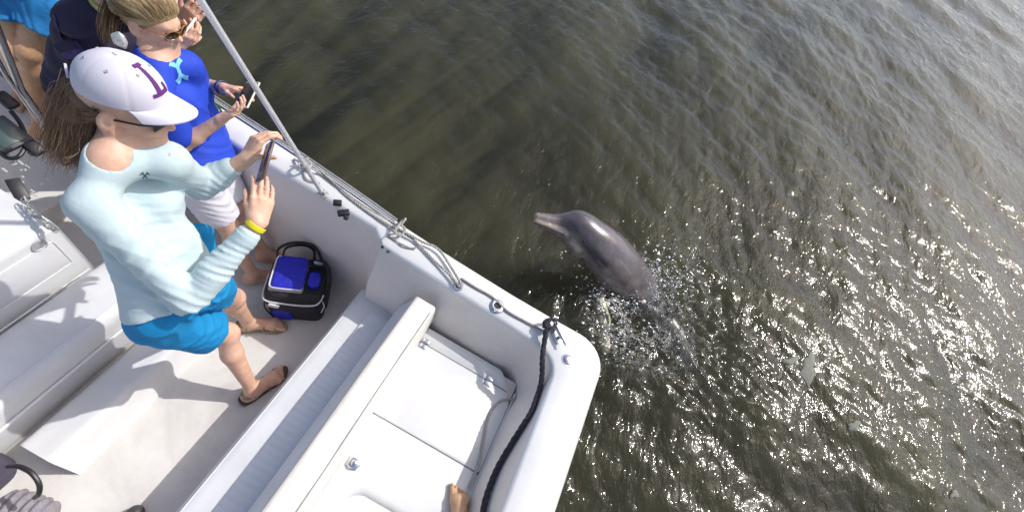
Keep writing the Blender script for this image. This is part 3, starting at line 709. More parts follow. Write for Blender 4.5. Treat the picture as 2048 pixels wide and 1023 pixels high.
def ring(c, axis, r, h, th=.003, n=28, squash=1.0):
    q = Vector(axis).normalized(); a = q.orthogonal().normalized(); b = q.cross(a); rows = []
    for rr_, z in ((r, -h), (r+th, -h*.8), (r+th*1.2, 0), (r+th, h*.8), (r, h)):
        rows.append([Vector(c)+(a*math.cos(2*math.pi*k/n)*squash+b*math.sin(2*math.pi*k/n))*rr_+q*z for k in range(n)])
    return MB().grid(rows, closed_u=True)
def planes(p, n): n = Vector(n).normalized(); return ('plane', tuple(p), tuple(n))
def folds(dirs, amp, seed):
    """cloth relief: list of (origin, axis, wavelength, reach)"""
    def f(P):
        w = cnoise(P, 3.2, seed); out = amp*.35*cnoise(P, 9, seed+1)
        for o, ax, lam, reach in dirs:
            ax = Vector(ax).normalized(); t = (P[0]-o[0])*ax.x+(P[1]-o[1])*ax.y+(P[2]-o[2])*ax.z; dd = np.sqrt((P[0]-o[0])**2+(P[1]-o[1])**2+(P[2]-o[2])**2)
            q = (1-2.1*np.abs(np.sin(t/lam*3.1416+w*2.6))**.75)*(.65+.35*np.sin(w*5+t/lam)); out = out+amp*1.15*q*np.exp(-(dd/reach)**2)
        return out
    return f

# ---------------------------------------------------------------- woman in the white cap
A = dict(s=.84, shR=at(184, 408, 1.47), shL=at(338, 322, 1.50), chest=at(244, 388, 1.36), waist=at(312, 500, 1.20), pelvis=at(352, 594, 1.06), neck=at(222, 322, 1.54))
A['hc'] = at(254, 212, 1.655)
LfA = (A['shL']-A['shR']).normalized(); FwA = LfA.cross(UP).normalized()
A['hipR'] = A['pelvis']-LfA*.088-UP*.04; A['hipL'] = A['pelvis']+LfA*.088-UP*.04
A['knR'] = at(452, 668, .62); A['knL'] = at(464, 596, .62); A['anR'] = at(505, 778, .262); A['anL'] = at(497, 642, .262); A['toR'] = at(573, 737, .21); A['toL'] = at(578, 648, .21)
A['elR'] = at(378, 600, 1.16); A['wrR'] = at(516, 446, 1.35); A['elL'] = at(402, 372, 1.26); A['wrL'] = at(492, 318, 1.40)
for a, b in (('shR', 'shL'), ('shR', 'elR'), ('elR', 'wrR'), ('shL', 'elL'), ('elL', 'wrL'), ('hipR', 'knR'), ('knR', 'anR'), ('hipL', 'knL'), ('knL', 'anL'), ('neck', 'hc'), ('neck', 'pelvis'), ('anR', 'toR'), ('anL', 'toL')):
    print('LEN', a, b, round((A[a]-A[b]).length, 3))
wa_ = thing('person', 'woman in a white cap and pale aqua top holding up a phone', 'woman')
hf = V(.90, .42, -.16).normalized()
hd, qA, RA = head(A['hc'], hf, (UP+V(-.08, .14, 0)).normalized(), 1.0)
nk = [cap(A['neck']+FwA*.0, A['hc']-hf*.022-UP*.045, .050, .045, .025)]
tip = at(536, 338, 1.47); dR_ = (tip-A['wrR']).normalized()
camd = (V(0, 0, CAM_Z)-A['wrR']).normalized()
hR = hand(A['wrR'], dR_, camd*.9+_x*.35, -_x, (34, 26, 30, 38), (24, 10), .9, 1.03, A['elR'])
tipL = at(548, 262, 1.50); dL_ = (at(522, 278, 1.46)-A['wrL']).normalized()
hL = hand(A['wrL'], (dL_+_y*.25).normalized(), camd*.75-_x*.55+_y*.4, -_y*.6-_x*.2+_f*.2, (58, 64, 70, 76), (70, 55), 1.5, 1.0, A['elL'])
legsA = leg(A, 'R')+foot(A, 'R', 1)+leg(A, 'L')+foot(A, 'L', -1)
nk += [cap(qA(-.02, -.048, -.060), A['neck']+FwA*.030-LfA*.012+UP*.010, .012, .008, .014)]
body = hd+ears(qA, RA)+nk+torso(A, -.005)+arm(A, 'R')+arm(A, 'L')
b_ = implicit_obj('body', [([body], .0052), ([leg(A, 'R')+foot(A, 'R', 1)], .005), ([leg(A, 'L')+foot(A, 'L', -1)], .005), ([hR], .0031), ([hL], .0031)], M['skin'], wa_, 2)
# shirt
mid = A['shR'].lerp(A['elR'], .5); fr_ = A['elR'].lerp(A['wrR'], .55)
fd = folds([(mid, A['elR']-A['shR'], .052, .17), (A['elR'], (A['wrR']-A['elR']), .034, .13), (fr_, A['wrR']-A['elR'], .026, .12), (A['waist'], (.3, .4, 1), .07, .2), (A['elL'], A['wrL']-A['elL'], .028, .14)], .0040, 3)
cut_n = ('ell', A['neck']+FwA*.018+UP*.046, (.050, .047, .058), rotm(FwA), -.006)
slR = [cap(A['elR'].lerp(A['wrR'], .80), A['elR'].lerp(A['wrR'], .84), .040, .039, .01)]
tail = A['pelvis']-UP*.03
sh_pr = torso(A, .010)+arm(A, 'R', .012, .84, .011)+arm(A, 'L', .010, .66, .009)+slR+[cap(A['waist']-LfA*.03, tail-LfA*.045, .090, .119, .05), cap(A['waist']+LfA*.03, tail+LfA*.045-FwA*.005, .086, .112, .05)]
spine = (A['chest']-A['pelvis']).normalized()
shirt = implicit_obj('shirt', [([sh_pr+[planes(tail+spine*.005, -spine)]], .0052, fd, [cut_n])], M['aqua'], wa_, 1)
cuffR = A['elR'].lerp(A['wrR'], .83); ring(cuffR, A['wrR']-A['elR'], .0375, .006, .003).build('cuff', M['aqua'], shirt)
# shorts
shg = []
for sd in 'RL':
    h, k = A['hip'+sd], A['kn'+sd]; ax = (k-h).normalized(); e = h.lerp(k, .66 if sd == 'R' else .42)
    shg.append([cap(A['pelvis']-LfA*.055, A['pelvis']+LfA*.055, .094, .094, .04), cap(at(400, 468, 1.16), at(412, 530, 1.04), .046, .058, .05), cap(h, e+ax*.03, .092, .104 if sd == 'R' else .084, .04), planes(e, ax), planes(A['pelvis']+UP*.17, UP)])
fs = folds([(A['hipR'], (.5, -.3, .5), .05, .25), (A['hipL'], (.5, .5, .3), .06, .25)], .006, 9)
shorts = implicit_obj('shorts', [(shg, .0055, fs)], M['teal'], wa_, 1)
for sd, side in (('R', 1), ('L', -1)): sandal('sandal', A, sd, side, wa_, M['sandal'] if sd == 'R' else M['tan_sole'])
ring(A['elR'].lerp(A['wrR'], .965), A['wrR']-A['elR'], .0315, .0095).build('wristband', M['yellow'], wa_)
mb = MB(); pw = A['elL'].lerp(A['wrL'], .69); ring(pw, A['wrL']-A['elL'], .033, .004).build('wristwatch', M['dull'], wa_)
# cap
capc = qA(-.006, 0, .060)
def capsurf(th, ph, g=0):
    """th 0 top .. 1 rim; ph angle from the front"""
    a = th*math.radians(95); r = (.106+g, .090+g, .102+g); seam = 1-.012*math.exp(-((math.degrees(ph)+30) % 60-30)**2/9)*math.sin(a)
    sag = 1+.006*math.sin(ph*5+th*7)
    p = V(math.sin(a)*math.cos(ph)*r[0], math.sin(a)*math.sin(ph)*r[1], math.cos(a)*r[2])*seam*sag
    return capc+RA @ p
rows = [[capsurf(max(.004, i/16), 2*math.pi*j/120) for j in range(120)] for i in range(17)]
rows.append([capc+(p-capc)*.965 for p in rows[-1]]); rows.append([capc+(p-capc)*.94+RA.col[2]*.02 for p in rows[-1]])
hat = MB().grid(rows, closed_u=True).build('cap', M['capcloth'], wa_)
bt = MB().lathe(capsurf(.004, 0), [(.008, -.001), (.0075, .003), (0, .005)], 12, axis=RA.col[2]); bt.build('button', M['capcloth'], hat)
for ph in (.55, -.55, 1.55, -1.55, 2.6, -2.6):
    MB().lathe(capsurf(.42, ph), [(.0045, 0), (.004, .002), (.0018, .0015)], 10, axis=(capsurf(.42, ph)-capc)).build('eyelet', M['grey'], hat)
rows = []
for i in range(11):
    t = i/10; row = []
    for j in range(33):
        a = math.radians(-62+124*j/32); rim = V(math.cos(a)*.104, math.sin(a)*.088, -.008)
        ext = .082*(max(0, math.cos(a*1.28))**.55)*t; y = rim.y*(1+.05*t); z = -.010-.030*(rim.y/.088)**2*t-.016*t*t+.012*t
        row.append(capc+RA @ V(rim.x-.004+ext, y, z))
    rows.append(row)
und = [[p-RA.col[2]*.004 for p in r] for r in rows]
mb = MB().grid(rows); mb.grid(und); mb.grid([rows[-1], und[-1]]); mb.grid([[r[0] for r in rows], [r[0] for r in und]]); mb.grid([[r[-1] for r in rows], [r[-1] for r in und]])
mb.build('cap_brim', M['capcloth'], hat)
# strap tab at the back of the cap
tb = capsurf(1.0, math.pi)-RA.col[0]*.006
MB().box(tb+RA @ V(-.012, .0, .004), (.006, .036, .024), .002, RA @ Matrix.Rotation(math.radians(30), 3, 'Z')).build('cap_strap', M['capcloth'], hat)
# serif letter L on the front panels
mb = MB()
def Lq(x0, x1, y0, y1):
    rws = []
    for i in range(5):
        row = []
        for j in range(5):
            x = x0+(x1-x0)*i/4; y = y0+(y1-y0)*j/4; row.append(capsurf(.53-y/.100, x/.055-.20, .0028))
        rws.append(row)
    mb.grid(rws)
for b in ((-.004, .006, -.020, .026), (-.014, .016, .022, .028), (-.014, .006, -.026, -.020), (.0, .022, -.026, -.019), (.017, .023, -.026, -.010)):
    Lq(b[1], b[0], b[2], b[3])
mb.build('letter_l', M['purple'], hat)
# dark sunglass temple under the brim
mb = MB(); 
for s in (1, -1):
    mb.tube([qA(-.02, .081*s, .0), qA(.06, .074*s, .006), qA(.088, .058*s, .004)], .003, 6)
    mb.box(qA(.094, .034*s, .000), (.004, .050, .036), .0015, RA @ Matrix.Rotation(math.radians(14*s), 3, 'Z'))
mb.build('sunglasses', M['dark'], wa_)
# hair under the cap and the loose ponytail
nape = qA(-.085, 0, -.03)
hp = [ell(qA(-.050, 0, -.002), (.066, .074, .058), RA, .02), ell(qA(-.075, 0, -.035), (.040, .055, .045), RA, .02)]
pts_ = [qA(-.105, .0, -.005), at(152, 228, 1.62), at(136, 275, 1.54), at(130, 325, 1.47)]
hp += [cap(pts_[0], pts_[1], .030, .036, .04), cap(pts_[1], pts_[2], .036, .030, .03), cap(pts_[2], pts_[3], .030, .012, .03)]
hr = implicit_obj('hair', [([hp], .005, lambda P: .0018*np.sin(cnoise(P, 5, 4)*9))], M['brown'], wa_, 0)
gs = [([pts_[0], pts_[1], pts_[2], pts_[3]+V(0, 0, 0)], .019, .018), ([pts_[0], at(140, 208, 1.64), at(122, 275, 1.56), at(108, 335, 1.45)], .018, .017), ([pts_[0], at(160, 240, 1.60), at(158, 290, 1.53), at(148, 335, 1.46)], .017, .016), ([qA(-.09, .01, -.02), at(160, 250, 1.6), at(165, 290, 1.54), at(150, 320, 1.5)], .014, .018)]
strands('loose_hair', gs, M['brown'], hr, 1700, .0010, .05)
strands('highlight_hair', gs, M['brown2'], hr, 420, .0009, .06)
gs2 = [([qA(-.035, .078*s, .012), qA(-.05, .078*s, -.006), qA(-.075, .055*s, -.018), qA(-.105, .01*s, -.012)], .006, .008) for s in (1, -1)]
strands('temple_hair', gs2, M['brown'], hr, 260, .0012, .01)
O = shirt
pc = at(290, 352, 1.40); dv = (pc-V(0, 0, CAM_Z)).normalized()
decal('chest_mark', [[(-.010, -.008), (-.006, -.010), (.010, .008), (.006, .010)], [(.010, -.008), (.006, -.010), (-.010, .008), (-.006, .010)], [(-.016, .004), (-.013, .002), (-.004, .010), (-.006, .013)], [(.016, .004), (.013, .002), (.004, .010), (.006, .013)]], pc, _x, _y, dv, shirt, M['logo_dark'], shirt, cell=.003)
pc2 = at(340, 308, 1.42); dv2 = (pc2-V(0, 0, CAM_Z)).normalized()
M['pink'] = mat('pink_print', (.75, .38, .36), .7)
decal('shoulder_mark', [[(-.006, -.004), (.0, -.006), (.001, -.003), (-.005, -.001)], [(-.004, .001), (.003, -.002), (.004, .002), (-.002, .005)]], pc2, _x, _y, dv2, shirt, M['pink'], shirt, cell=.003)

# ---------------------------------------------------------------- girl in the blue shirt
B = dict(s=.84, hc=at(306, 40, 1.50), neck=at(312, 118, 1.37), shL=at(372, 132, 1.31), shR=at(318, 218, 1.31), chest=at(356, 182, 1.20), waist=at(388, 258, 1.04), pelvis=at(405, 335, .90))
LfB = (B['shL']-B['shR']).normalized(); FwB = LfB.cross(UP).normalized()
B['hipR'] = B['pelvis']-LfB*.08-UP*.04; B['hipL'] = B['pelvis']+LfB*.08-UP*.04
B['knR'] = at(455, 452, .56); B['knL'] = at(470, 415, .56); B['anR'] = at(506, 548, .262); B['anL'] = at(530, 505, .262); B['toR'] = at(560, 548, .21); B['toL'] = at(580, 520, .21)
B['elL'] = at(385, 165, 1.13); B['wrL'] = at(448, 176, 1.22); B['elR'] = at(362, 292, 1.12); B['wrR'] = at(440, 240, 1.25)
for a, b in (('shR', 'shL'), ('shR', 'elR'), ('elR', 'wrR'), ('shL', 'elL'), ('elL', 'wrL'), ('hipR', 'knR'), ('knR', 'anR'), ('neck', 'hc'), ('neck', 'pelvis')):
    print('LEN B', a, b, round((B[a]-B[b]).length, 3))
wb = thing('person', 'girl with blonde hair, royal blue shirt and white shorts looking at her phone', 'girl')
hfB = _x*.95-_y*.30; hfB = V(hfB.x, hfB.y, hfB.z-.25).normalized(); upB = (UP+_y*.15).normalized()
hdB, qB, RB = head(B['hc'], hfB, upB, .93)
def fing(p): return p
hBR = hand(B['wrR'], (at(490, 218, 1.31)-B['wrR']), _y*-.5-_x*.1-camd*.0+V(0, 0, -.5), _y+_x*.3, (46, 44, 42, 40), (48, 30), 1.5, .9, B['elR'])
hBL = hand(B['wrL'], (at(505, 180, 1.27)-B['wrL']), _y*.8+camd*.5, -_y-_x*.2, (38, 42, 46, 50), (40, 15), 1.5, .9, B['elL'])
bodyB = hdB+ears(qB, RB, .97)+[cap(B['neck'], B['hc']-hfB*.02-UP*.045, .050, .046, .03)]+torso(B, 0, .35)+arm(B, 'R')+arm(B, 'L')
implicit_obj('body', [([bodyB], .0055), ([leg(B, 'R')+foot(B, 'R', 1, .92)], .0055), ([leg(B, 'L')+foot(B, 'L', -1, .92)], .0055), ([hBR], .0033), ([hBL], .0033)], M['skin'], wb, 2)
tl = B['pelvis']-UP*.01; spB = (B['chest']-B['pelvis']).normalized()
slv = []
for sd in 'RL':
    e = B['sh'+sd].lerp(B['el'+sd], .62); slv.append(cap(B['sh'+sd], e, .062, .070, .03))
shB = torso(B, .016, .35)+slv+[cap(B['waist']-LfB*.04, tl-LfB*.06, .100, .125, .05), cap(B['waist']+LfB*.04, tl+LfB*.06, .100, .125, .05)]
fdB = folds([(B['waist'], (.2, .5, 1), .075, .22), (B['chest'], (.6, -.5, .5), .08, .2)], .0045, 21)
shirtB = implicit_obj('shirt', [([shB+[planes(tl, -spB)]], .006, fdB, [('ell', B['neck']+FwB*.015+UP*.035, (.056, .056, .052), rotm(FwB), -.006)])], M['blue'], wb, 1)
sg = []
for sd in 'RL':
    h, k = B['hip'+sd], B['kn'+sd]; ax = (k-h).normalized(); e = h.lerp(k, .72); sg.append([cap(B['pelvis']-LfB*.05, B['pelvis']+LfB*.05, .108, .108, .04), cap(h, e+ax*.03, .098, .092, .04), planes(e, ax)])
implicit_obj('shorts', [(sg, .006, folds([(B['hipR'], (.3, .3, 1), .05, .25)], .004, 5))], M['white_cloth'], wb, 1)
# hair combed back from the brow into a low tail
def skull(dirv, g): 
    d = dirv.normalized(); r = V(.103, .083, .098)*.955; k = 1/math.sqrt((d.x/r.x)**2+(d.y/r.y)**2+(d.z/r.z)**2); return qB(-.012, 0, .028)+RB @ (d*(k+g))
hpB = [ell(qB(-.016, 0, .032), (.0985, .0795, .090), RB, .02), ell(qB(-.075, 0, -.02), (.045, .050, .05), RB, .03), ('ell', qB(.085, 0, -.045), (.085, .10, .085), RB, -.012)]
hrB = implicit_obj('hair', [([hpB], .0042, lambda P: .0007*np.sin(cnoise(P, 6, 8)*12))], M['blond'], wb, 1)
mbs = [MB(), MB()]
bun = V(-.95, 0, -.30)
for i in range(2600):
    u0 = random.uniform(-1, 1); a0 = u0*1.75; st_ = V(math.cos(a0)*.9, math.sin(a0), .34-.30*abs(u0)**1.5+random.gauss(0, .06)+random.random()*.55*(1-.6*abs(u0))).normalized()
    e_ = (bun+V(0, random.gauss(0, .16)+u0*.12, random.gauss(0, .12))).normalized(); g0 = .006+random.random()*.012; P = []
    for k in range(9):
        t = k/8; d = (st_*(1-t)+e_*t+V(0, 0, .55*math.sin(math.pi*t)*(1-.75*abs(u0)))).normalized(); P.append(skull(d, (g0+.010*math.sin(math.pi*t))*min(1, .15+t*4)+.002*math.sin(t*7+u0*9)))
    mbs[0 if random.random() < .72 else 1].tube(P, [.0004]+[.00105]*7+[.0005], 3, cap=False)
o = mbs[0].build('combed_hair', M['blond'], hrB, fixn=False); o['kind'] = 'stuff'; o = mbs[1].build('dark_strands', M['blond2'], hrB, fixn=False); o['kind'] = 'stuff'
tB = [skull(bun, .0), skull(bun, .04), at(215, 60, 1.46), at(232, 90, 1.38)]
strands('tail_hair', [(tB, .016, .012)], M['blond2'], hrB, 260, .0016, .02)
# sunglasses
mb = MB(); fm = MB()
for s in (1, -1):
    c = qB(.100, .032*s, -.002); Rg = RB @ Matrix.Rotation(math.radians(16*s), 3, 'Z') @ Matrix.Rotation(math.radians(6), 3, 'Y')
    mb.box(c, (.003, .050, .034), .001, Rg)
    fm.tube([c+Rg @ V(.001, .027*math.cos(a), .019*math.sin(a)) for a in np.linspace(0, 6.283, 21)], .0024, 6)
    fm.tube([qB(.094, .060*s, .006), qB(.05, .078*s, .007), qB(-.01, .081*s, .002)], .0026, 6)
fm.tube([qB(.107, .008, .004), qB(.107, -.008, .004)], .0024, 6)
gB = fm.build('sunglasses', M['amber'], wb); mb.build('lens', M['lens'], gB)
ring(B['elL'].lerp(B['wrL'], .93), B['wrL']-B['elL'], .028, .008).build('wristband', M['navy_band'], wb)
# chest emblem: two crossed arcs, pale blue
pe = at(358, 142, 1.24); de = (pe-V(0, 0, CAM_Z)).normalized()
def arcq(cx, cy, r0, r1, a0, a1, n=9, w0=1, w1=1):
    qs = []
    for k in range(n):
        t0, t1 = k/n, (k+1)/n; A0, A1 = math.radians(a0+(a1-a0)*t0), math.radians(a0+(a1-a0)*t1)
        def wd(t): return .45+.55*abs(2*t-1)**1.2
        m_ = (r0+r1)/2; h0 = (r1-r0)/2*wd(t0); h1 = (r1-r0)/2*wd(t1)
        qs.append([(cx+(m_-h0)*math.cos(A0), cy+(m_-h0)*math.sin(A0)), (cx+(m_+h0)*math.cos(A0), cy+(m_+h0)*math.sin(A0)), (cx+(m_+h1)*math.cos(A1), cy+(m_+h1)*math.sin(A1)), (cx+(m_-h1)*math.cos(A1), cy+(m_-h1)*math.sin(A1))])
    return qs
em = arcq(0, .045, .036, .058, 205, 335)+arcq(0, -.045, .036, .058, 25, 155)
ue = (_x*.38-_y*.92); ve = (_x*.92+_y*.38)
decal('chest_emblem', em, pe, ue, ve, de, shirtB, M['logo_cyan'], shirtB, cell=.005, lift=.002)

# ---------------------------------------------------------------- person in navy behind the girl
C = dict(s=.86, hc=at(240, -62, 1.60), neck=at(216, 6, 1.44), shR=at(150, 40, 1.37), shL=at(268, 12, 1.36), chest=at(190, 66, 1.25), waist=at(178, 112, 1.08), pelvis=at(176, 150, .95))
LfC = (C['shL']-C['shR']).normalized(); FwC = LfC.cross(UP).normalized()
C['elR'] = at(262, 60, 1.14); C['wrR'] = at(352, 92, 1.28); C['elL'] = at(330, -8, 1.16); C['wrL'] = at(374, 44, 1.34)
C['hipR'] = C['pelvis']-LfC*.09-UP*.04; C['hipL'] = C['pelvis']+LfC*.09-UP*.04
for sd in 'RL':
    C['kn'+sd] = C['hip'+sd]+FwC*.04-UP*.40; C['an'+sd] = V(C['kn'+sd].x, C['kn'+sd].y, .262); C['to'+sd] = C['an'+sd]+FwC*.16-UP*.05
wc = thing('person', 'person in a dark navy shirt with a lime neck cord, behind the blonde girl', 'person')
hfC = (FwC+V(0, 0, -.3)).normalized(); hdC, qC, RC = head(C['hc'], hfC, UP)
hCL = hand(C['wrL'], (at(388, 22, 1.42)-C['wrL']), camd+_x*.3, -_x+_y*.2, (70, 74, 78, 82), (50, 30), 1.5, 1.0, C['elL'])
hCR = hand(C['wrR'], (at(378, 74, 1.33)-C['wrR']), -_y*.7+_x*.2, _y, (52, 52, 55, 58), (50, 30), 1.5, .95, C['elR'])
implicit_obj('body', [([hdC+ears(qC, RC)+[cap(C['neck'], C['hc']-UP*.045, .056, .05, .03)]+torso(C, 0, .8)+arm(C, 'R')+arm(C, 'L')], .007), ([leg(C, 'R')+foot(C, 'R', 1)+leg(C, 'L')+foot(C, 'L', -1)], .008), ([hCL], .0038), ([hCR], .0038)], M['skin'], wc, 2)
tc_ = C['pelvis']-UP*.04
shC = torso(C, .020, .8)+[cap(C['shR'], C['shR'].lerp(C['elR'], .95), .062, .060, .03), cap(C['shL'], C['shL'].lerp(C['elL'], .7), .062, .060, .03), cap(C['waist'], tc_, .118, .128, .05)]
shirtC = implicit_obj('shirt', [([shC+[planes(tc_-UP*.04, -UP)]], .008, folds([(C['waist'], (.5, .5, 1), .09, .3), (C['chest'], (.3, -.7, .4), .1, .25)], .006, 33), [('ell', C['neck']+FwC*.03+UP*.03, (.08, .07, .07), rotm(FwC), -.01)])], M['navy'], wc, 1)
sg = []
for sd in 'RL':
    h, k = C['hip'+sd], C['kn'+sd]; ax = (k-h).normalized(); e = h.lerp(k, .9); sg.append([cap(C['pelvis']-LfC*.06, C['pelvis']+LfC*.06, .105, .105, .04), cap(h, e+ax*.03, .092, .085, .04), planes(e, ax)])
implicit_obj('trousers', [(sg, .008, folds([(C['hipR'], (.3, .3, 1), .06, .25)], .005, 6))], M['navy'], wc, 1)
hC = [ell(qC(-.016, 0, .034), (.106, .086, .096), RC, .02), ell(qC(-.075, 0, -.03), (.05, .06, .07), RC, .03), ('ell', qC(.085, 0, -.045), (.085, .10, .085), RC, -.012)]
hcC = implicit_obj('hair', [([hC], .006, lambda P: .003*np.sin(cnoise(P, 6, 8)*12))], M['blond2'], wc, 1)
ring(C['neck']+UP*.022+FwC*.006, (C['hc']-C['neck']), .066, .003, .003).build('neck_cord', M['lime'], wc)
MB().tube(spline([at(238, 12, 1.47), at(231, 30, 1.45), at(229, 45, 1.43), at(228, 60, 1.42)], 4), .0022, 6).build('hanging_strand', M['blond'], wc)

# ---------------------------------------------------------------- person sitting on the gunwale up front
E_ = dict(s=.95, floor=.302, pelvis=at(56, -14, 1.02), knL=at(54, 100, .80), knR=at(26, 96, .80), anL=at(77, 224, .38), anR=at(40, 165, .38))
E_['toL'] = E_['anL']+V(.06, -.09, -.05); E_['toR'] = E_['anR']+V(.06, -.09, -.05)
fE = V(.42, -.9, 0).normalized(); lE = UP.cross(fE)
E_['hipL'] = E_['pelvis']+lE*.085-UP*.02+fE*.02; E_['hipR'] = E_['pelvis']-lE*.085-UP*.02+fE*.02
E_['waist'] = E_['pelvis']+UP*.14+fE*.03; E_['chest'] = E_['pelvis']+UP*.32+fE*.05; E_['neck'] = E_['pelvis']+UP*.50+fE*.06; E_['hc'] = E_['neck']+UP*.16+fE*.04
E_['shL'] = E_['neck']+lE*.165-UP*.05; E_['shR'] = E_['neck']-lE*.165-UP*.05
for sd, k in (('L', 1), ('R', -1)): E_['el'+sd] = E_['sh'+sd]-UP*.20+lE*.08*k-fE*.12; E_['wr'+sd] = E_['el'+sd]+UP*.20+fE*.15-lE*.03*k
we = thing('person', 'person in bright blue shorts with bare legs sitting in the upper left corner', 'person')
hdE, qE, RE = head(E_['hc'], fE, UP, .97)
hE = [hand(E_['wr'+sd], (fE+UP*.5), UP, lE*(-1 if sd == 'L' else 1), s=.95) for sd in 'LR']
implicit_obj('body', [([hdE+ears(qE, RE)+[cap(E_['neck'], E_['hc']-UP*.045, .052, .05, .03)]+torso(E_, 0, .8)+arm(E_, 'R')+arm(E_, 'L')], .009), ([leg(E_, 'R')+foot(E_, 'R', 1)], .006), ([leg(E_, 'L')+foot(E_, 'L', -1)], .006), ([hE[0]], .005), ([hE[1]], .005)], M['skin_tan'], we, 2)
tE = E_['pelvis']+UP*.045
implicit_obj('shirt', [([torso(E_, .018, .8)+[cap(E_['sh'+sd], E_['sh'+sd].lerp(E_['el'+sd], .6), .065, .07, .03) for sd in 'LR']+[planes(tE, -UP)]], .008, folds([(E_['waist'], (.3, .3, 1), .07, .3)], .005, 3))], M['white_cloth'], we, 1)
sg = []
for sd in 'RL':
    h, k = E_['hip'+sd], E_['kn'+sd]; ax = (k-h).normalized(); e = h.lerp(k, .50); sg.append([cap(E_['pelvis']-lE*.06, E_['pelvis']+lE*.06, .125, .125, .04), cap(h, e+ax*.03, .105, .110, .04), planes(e, ax)])
implicit_obj('shorts', [(sg, .006, folds([(E_['hipL'], (.8, .3, .2), .045, .25), (E_['hipR'], (.8, .3, .2), .045, .25)], .006, 6))], M['shblue'], we, 1)
implicit_obj('hair', [([[ell(qE(-.016, 0, .034), (.104, .083, .094), RE, .02), ('ell', qE(.085, 0, -.045), (.085, .10, .085), RE, -.012)][0:2]], .007)], M['brown'], we, 1)

# ---------------------------------------------------------------- bare foot on the stern deck
wf = thing('person', 'bare tanned foot and shin on the white stern deck at the lower edge', 'person')
Fj = dict(s=.95, floor=HZ+.0, anR=at(921, 1062, HZ+.07), knR=at(935, 1150, 1.08)); Fj['toR'] = at(918, 978, HZ+.02)
Fj['hipR'] = Fj['knR']+V(.05, -.42, .02)
implicit_obj('body', [([leg(Fj, 'R')+foot(Fj, 'R', 1, .98)], .0038)], M['skin_tan'], wf, 2)
dF = (Fj['toR']-Fj['anR']); dF.z = 0; dF.normalize(); lF = UP.cross(dF); mb = MB()
for i in range(5):
    c = V(Fj['anR'].x, Fj['anR'].y, HZ+.022)+dF*.115+lF*(.030-.0155*i)*.98+dF*(.056-.008*i)+UP*(.001-.001*i*.4)
    mb.lathe(c, [(0, .003), (.0045-.0007*i, .002), (.005-.0007*i, 0)], 10, axis=(dF*.35+UP))
mb.build('toenails', M['skin_hand'], wf)
for r_ in (wa_, wb, wc, we, wf):
    pass
rebase(wa_, (A['anR'].x, A['anR'].y, DK)); rebase(wb, (B['anR'].x, B['anR'].y, DK)); rebase(wc, (C['anR'].x, C['anR'].y, DK)); rebase(we, (E_['anR'].x, E_['anR'].y, DK)); rebase(wf, (Fj['anR'].x, Fj['anR'].y, HZ))

# ================================================================== DOLPHIN
def wz(x, y):
    X = np.array([float(x)]); Y = np.array([float(y)]); return float((wave_height(X, Y)*(1/(1+np.hypot(X, Y)/60))+chop(X, Y)+TX*X+TY*Y)[0])
dol = thing('dolphin', 'grey dolphin rising out of the water with its beak towards the boat', 'dolphin')
ax_pts = [(atw(1122, 446, .455), .062), (atw(1150, 458, .43), .112), (atw(1186, 482, .36), .158), (atw(1224, 520, .19), .192), (atw(1264, 572, -.10), .200), (atw(1302, 632, -.27), .205), (atw(1345, 695, -.33), .195), (atw(1385, 765, -.42), .155), (atw(1420, 835, -.85), .100), (atw(1445, 895, -1.05), .055)]
_c = spline([p for p, r in ax_pts], 5); _r5 = [p.x for p in spline([V(r, 0, 0) for p, r in ax_pts], 5)]
pr = [cap(_c[i], _c[i+1], _r5[i]*.93, _r5[i+1]*.93, .03) for i in range(len(_c)-1)]
dors = (V(.15, .75, .62)).normalized(); axd = (ax_pts[0][0]-ax_pts[3][0]).normalized(); dors = (dors-axd*dors.dot(axd)).normalized(); latd = axd.cross(dors)
mel = atw(1150, 452, .44)+dors*.01
pr += [ell(mel+axd*-.045+dors*.030, (.130, .100, .085), rotm(axd, dors), .06)]
u0, u1 = atw(1074, 432, .515), atw(1124, 445, .465); l0, l1 = atw(1071, 443, .500), atw(1124, 463, .44)
jawU = [cap(u0, u1, .023, .060, .03), cap(u0+latd*.010, u1+latd*.022, .018, .040, .02), cap(u0-latd*.010, u1-latd*.022, .018, .040, .02)]
jawL = [cap(l0, l1, .020, .052, .006), cap(l0+latd*.008, l1+latd*.020, .016, .038, .01), cap(l0-latd*.008, l1-latd*.020, .016, .038, .01), cap(l1, atw(1160, 488, .36), .036, .10, .05)]
finp = []
for (r0, r1, r2) in ((atw(1198, 586, -.03), atw(1204, 640, -.07), atw(1212, 700, -.14)), (atw(1330, 610, -.20), atw(1372, 660, -.35), atw(1400, 720, -.55))):
    finp += [cap(r0, r1, .050, .058, .04), cap(r1, r2, .058, .034, .04)]
fb = atw(1395, 620, -.38); finp += [cap(fb, fb+V(.16, .14, -.02), .06, .015, .04)]
ta = ax_pts[-1][0]; td = (ta-ax_pts[-2][0]).normalized(); ls = td.cross(dors).normalized()
finp += [cap(ta, ta+td*.14+ls*.26, .035, .012, .03), cap(ta, ta+td*.14-ls*.26, .035, .012, .03)]
ob = implicit_obj('body', [([pr+finp+jawU, jawL+[ell(atw(1160, 488, .36), (.09, .09, .09), None, .04)]], .0085)], None, dol, 4)
me = ob.data; co = np.empty(len(me.vertices)*3, np.float32); me.vertices.foreach_get('co', co); co = co.reshape(-1, 3)
bv = BVHTree.FromPolygons([tuple(x.co) for x in me.vertices], [tuple(p.vertices) for p in me.polygons])
def onskin(px, py):
    d = (_x*(px-1024)-_y*(py-511.5)+_f*FPX).normalized(); h = bv.ray_cast(V(0, 0, CAM_Z), d); return (h[0], h[1]) if h[0] is not None else (atw(px, py, .4), UP)
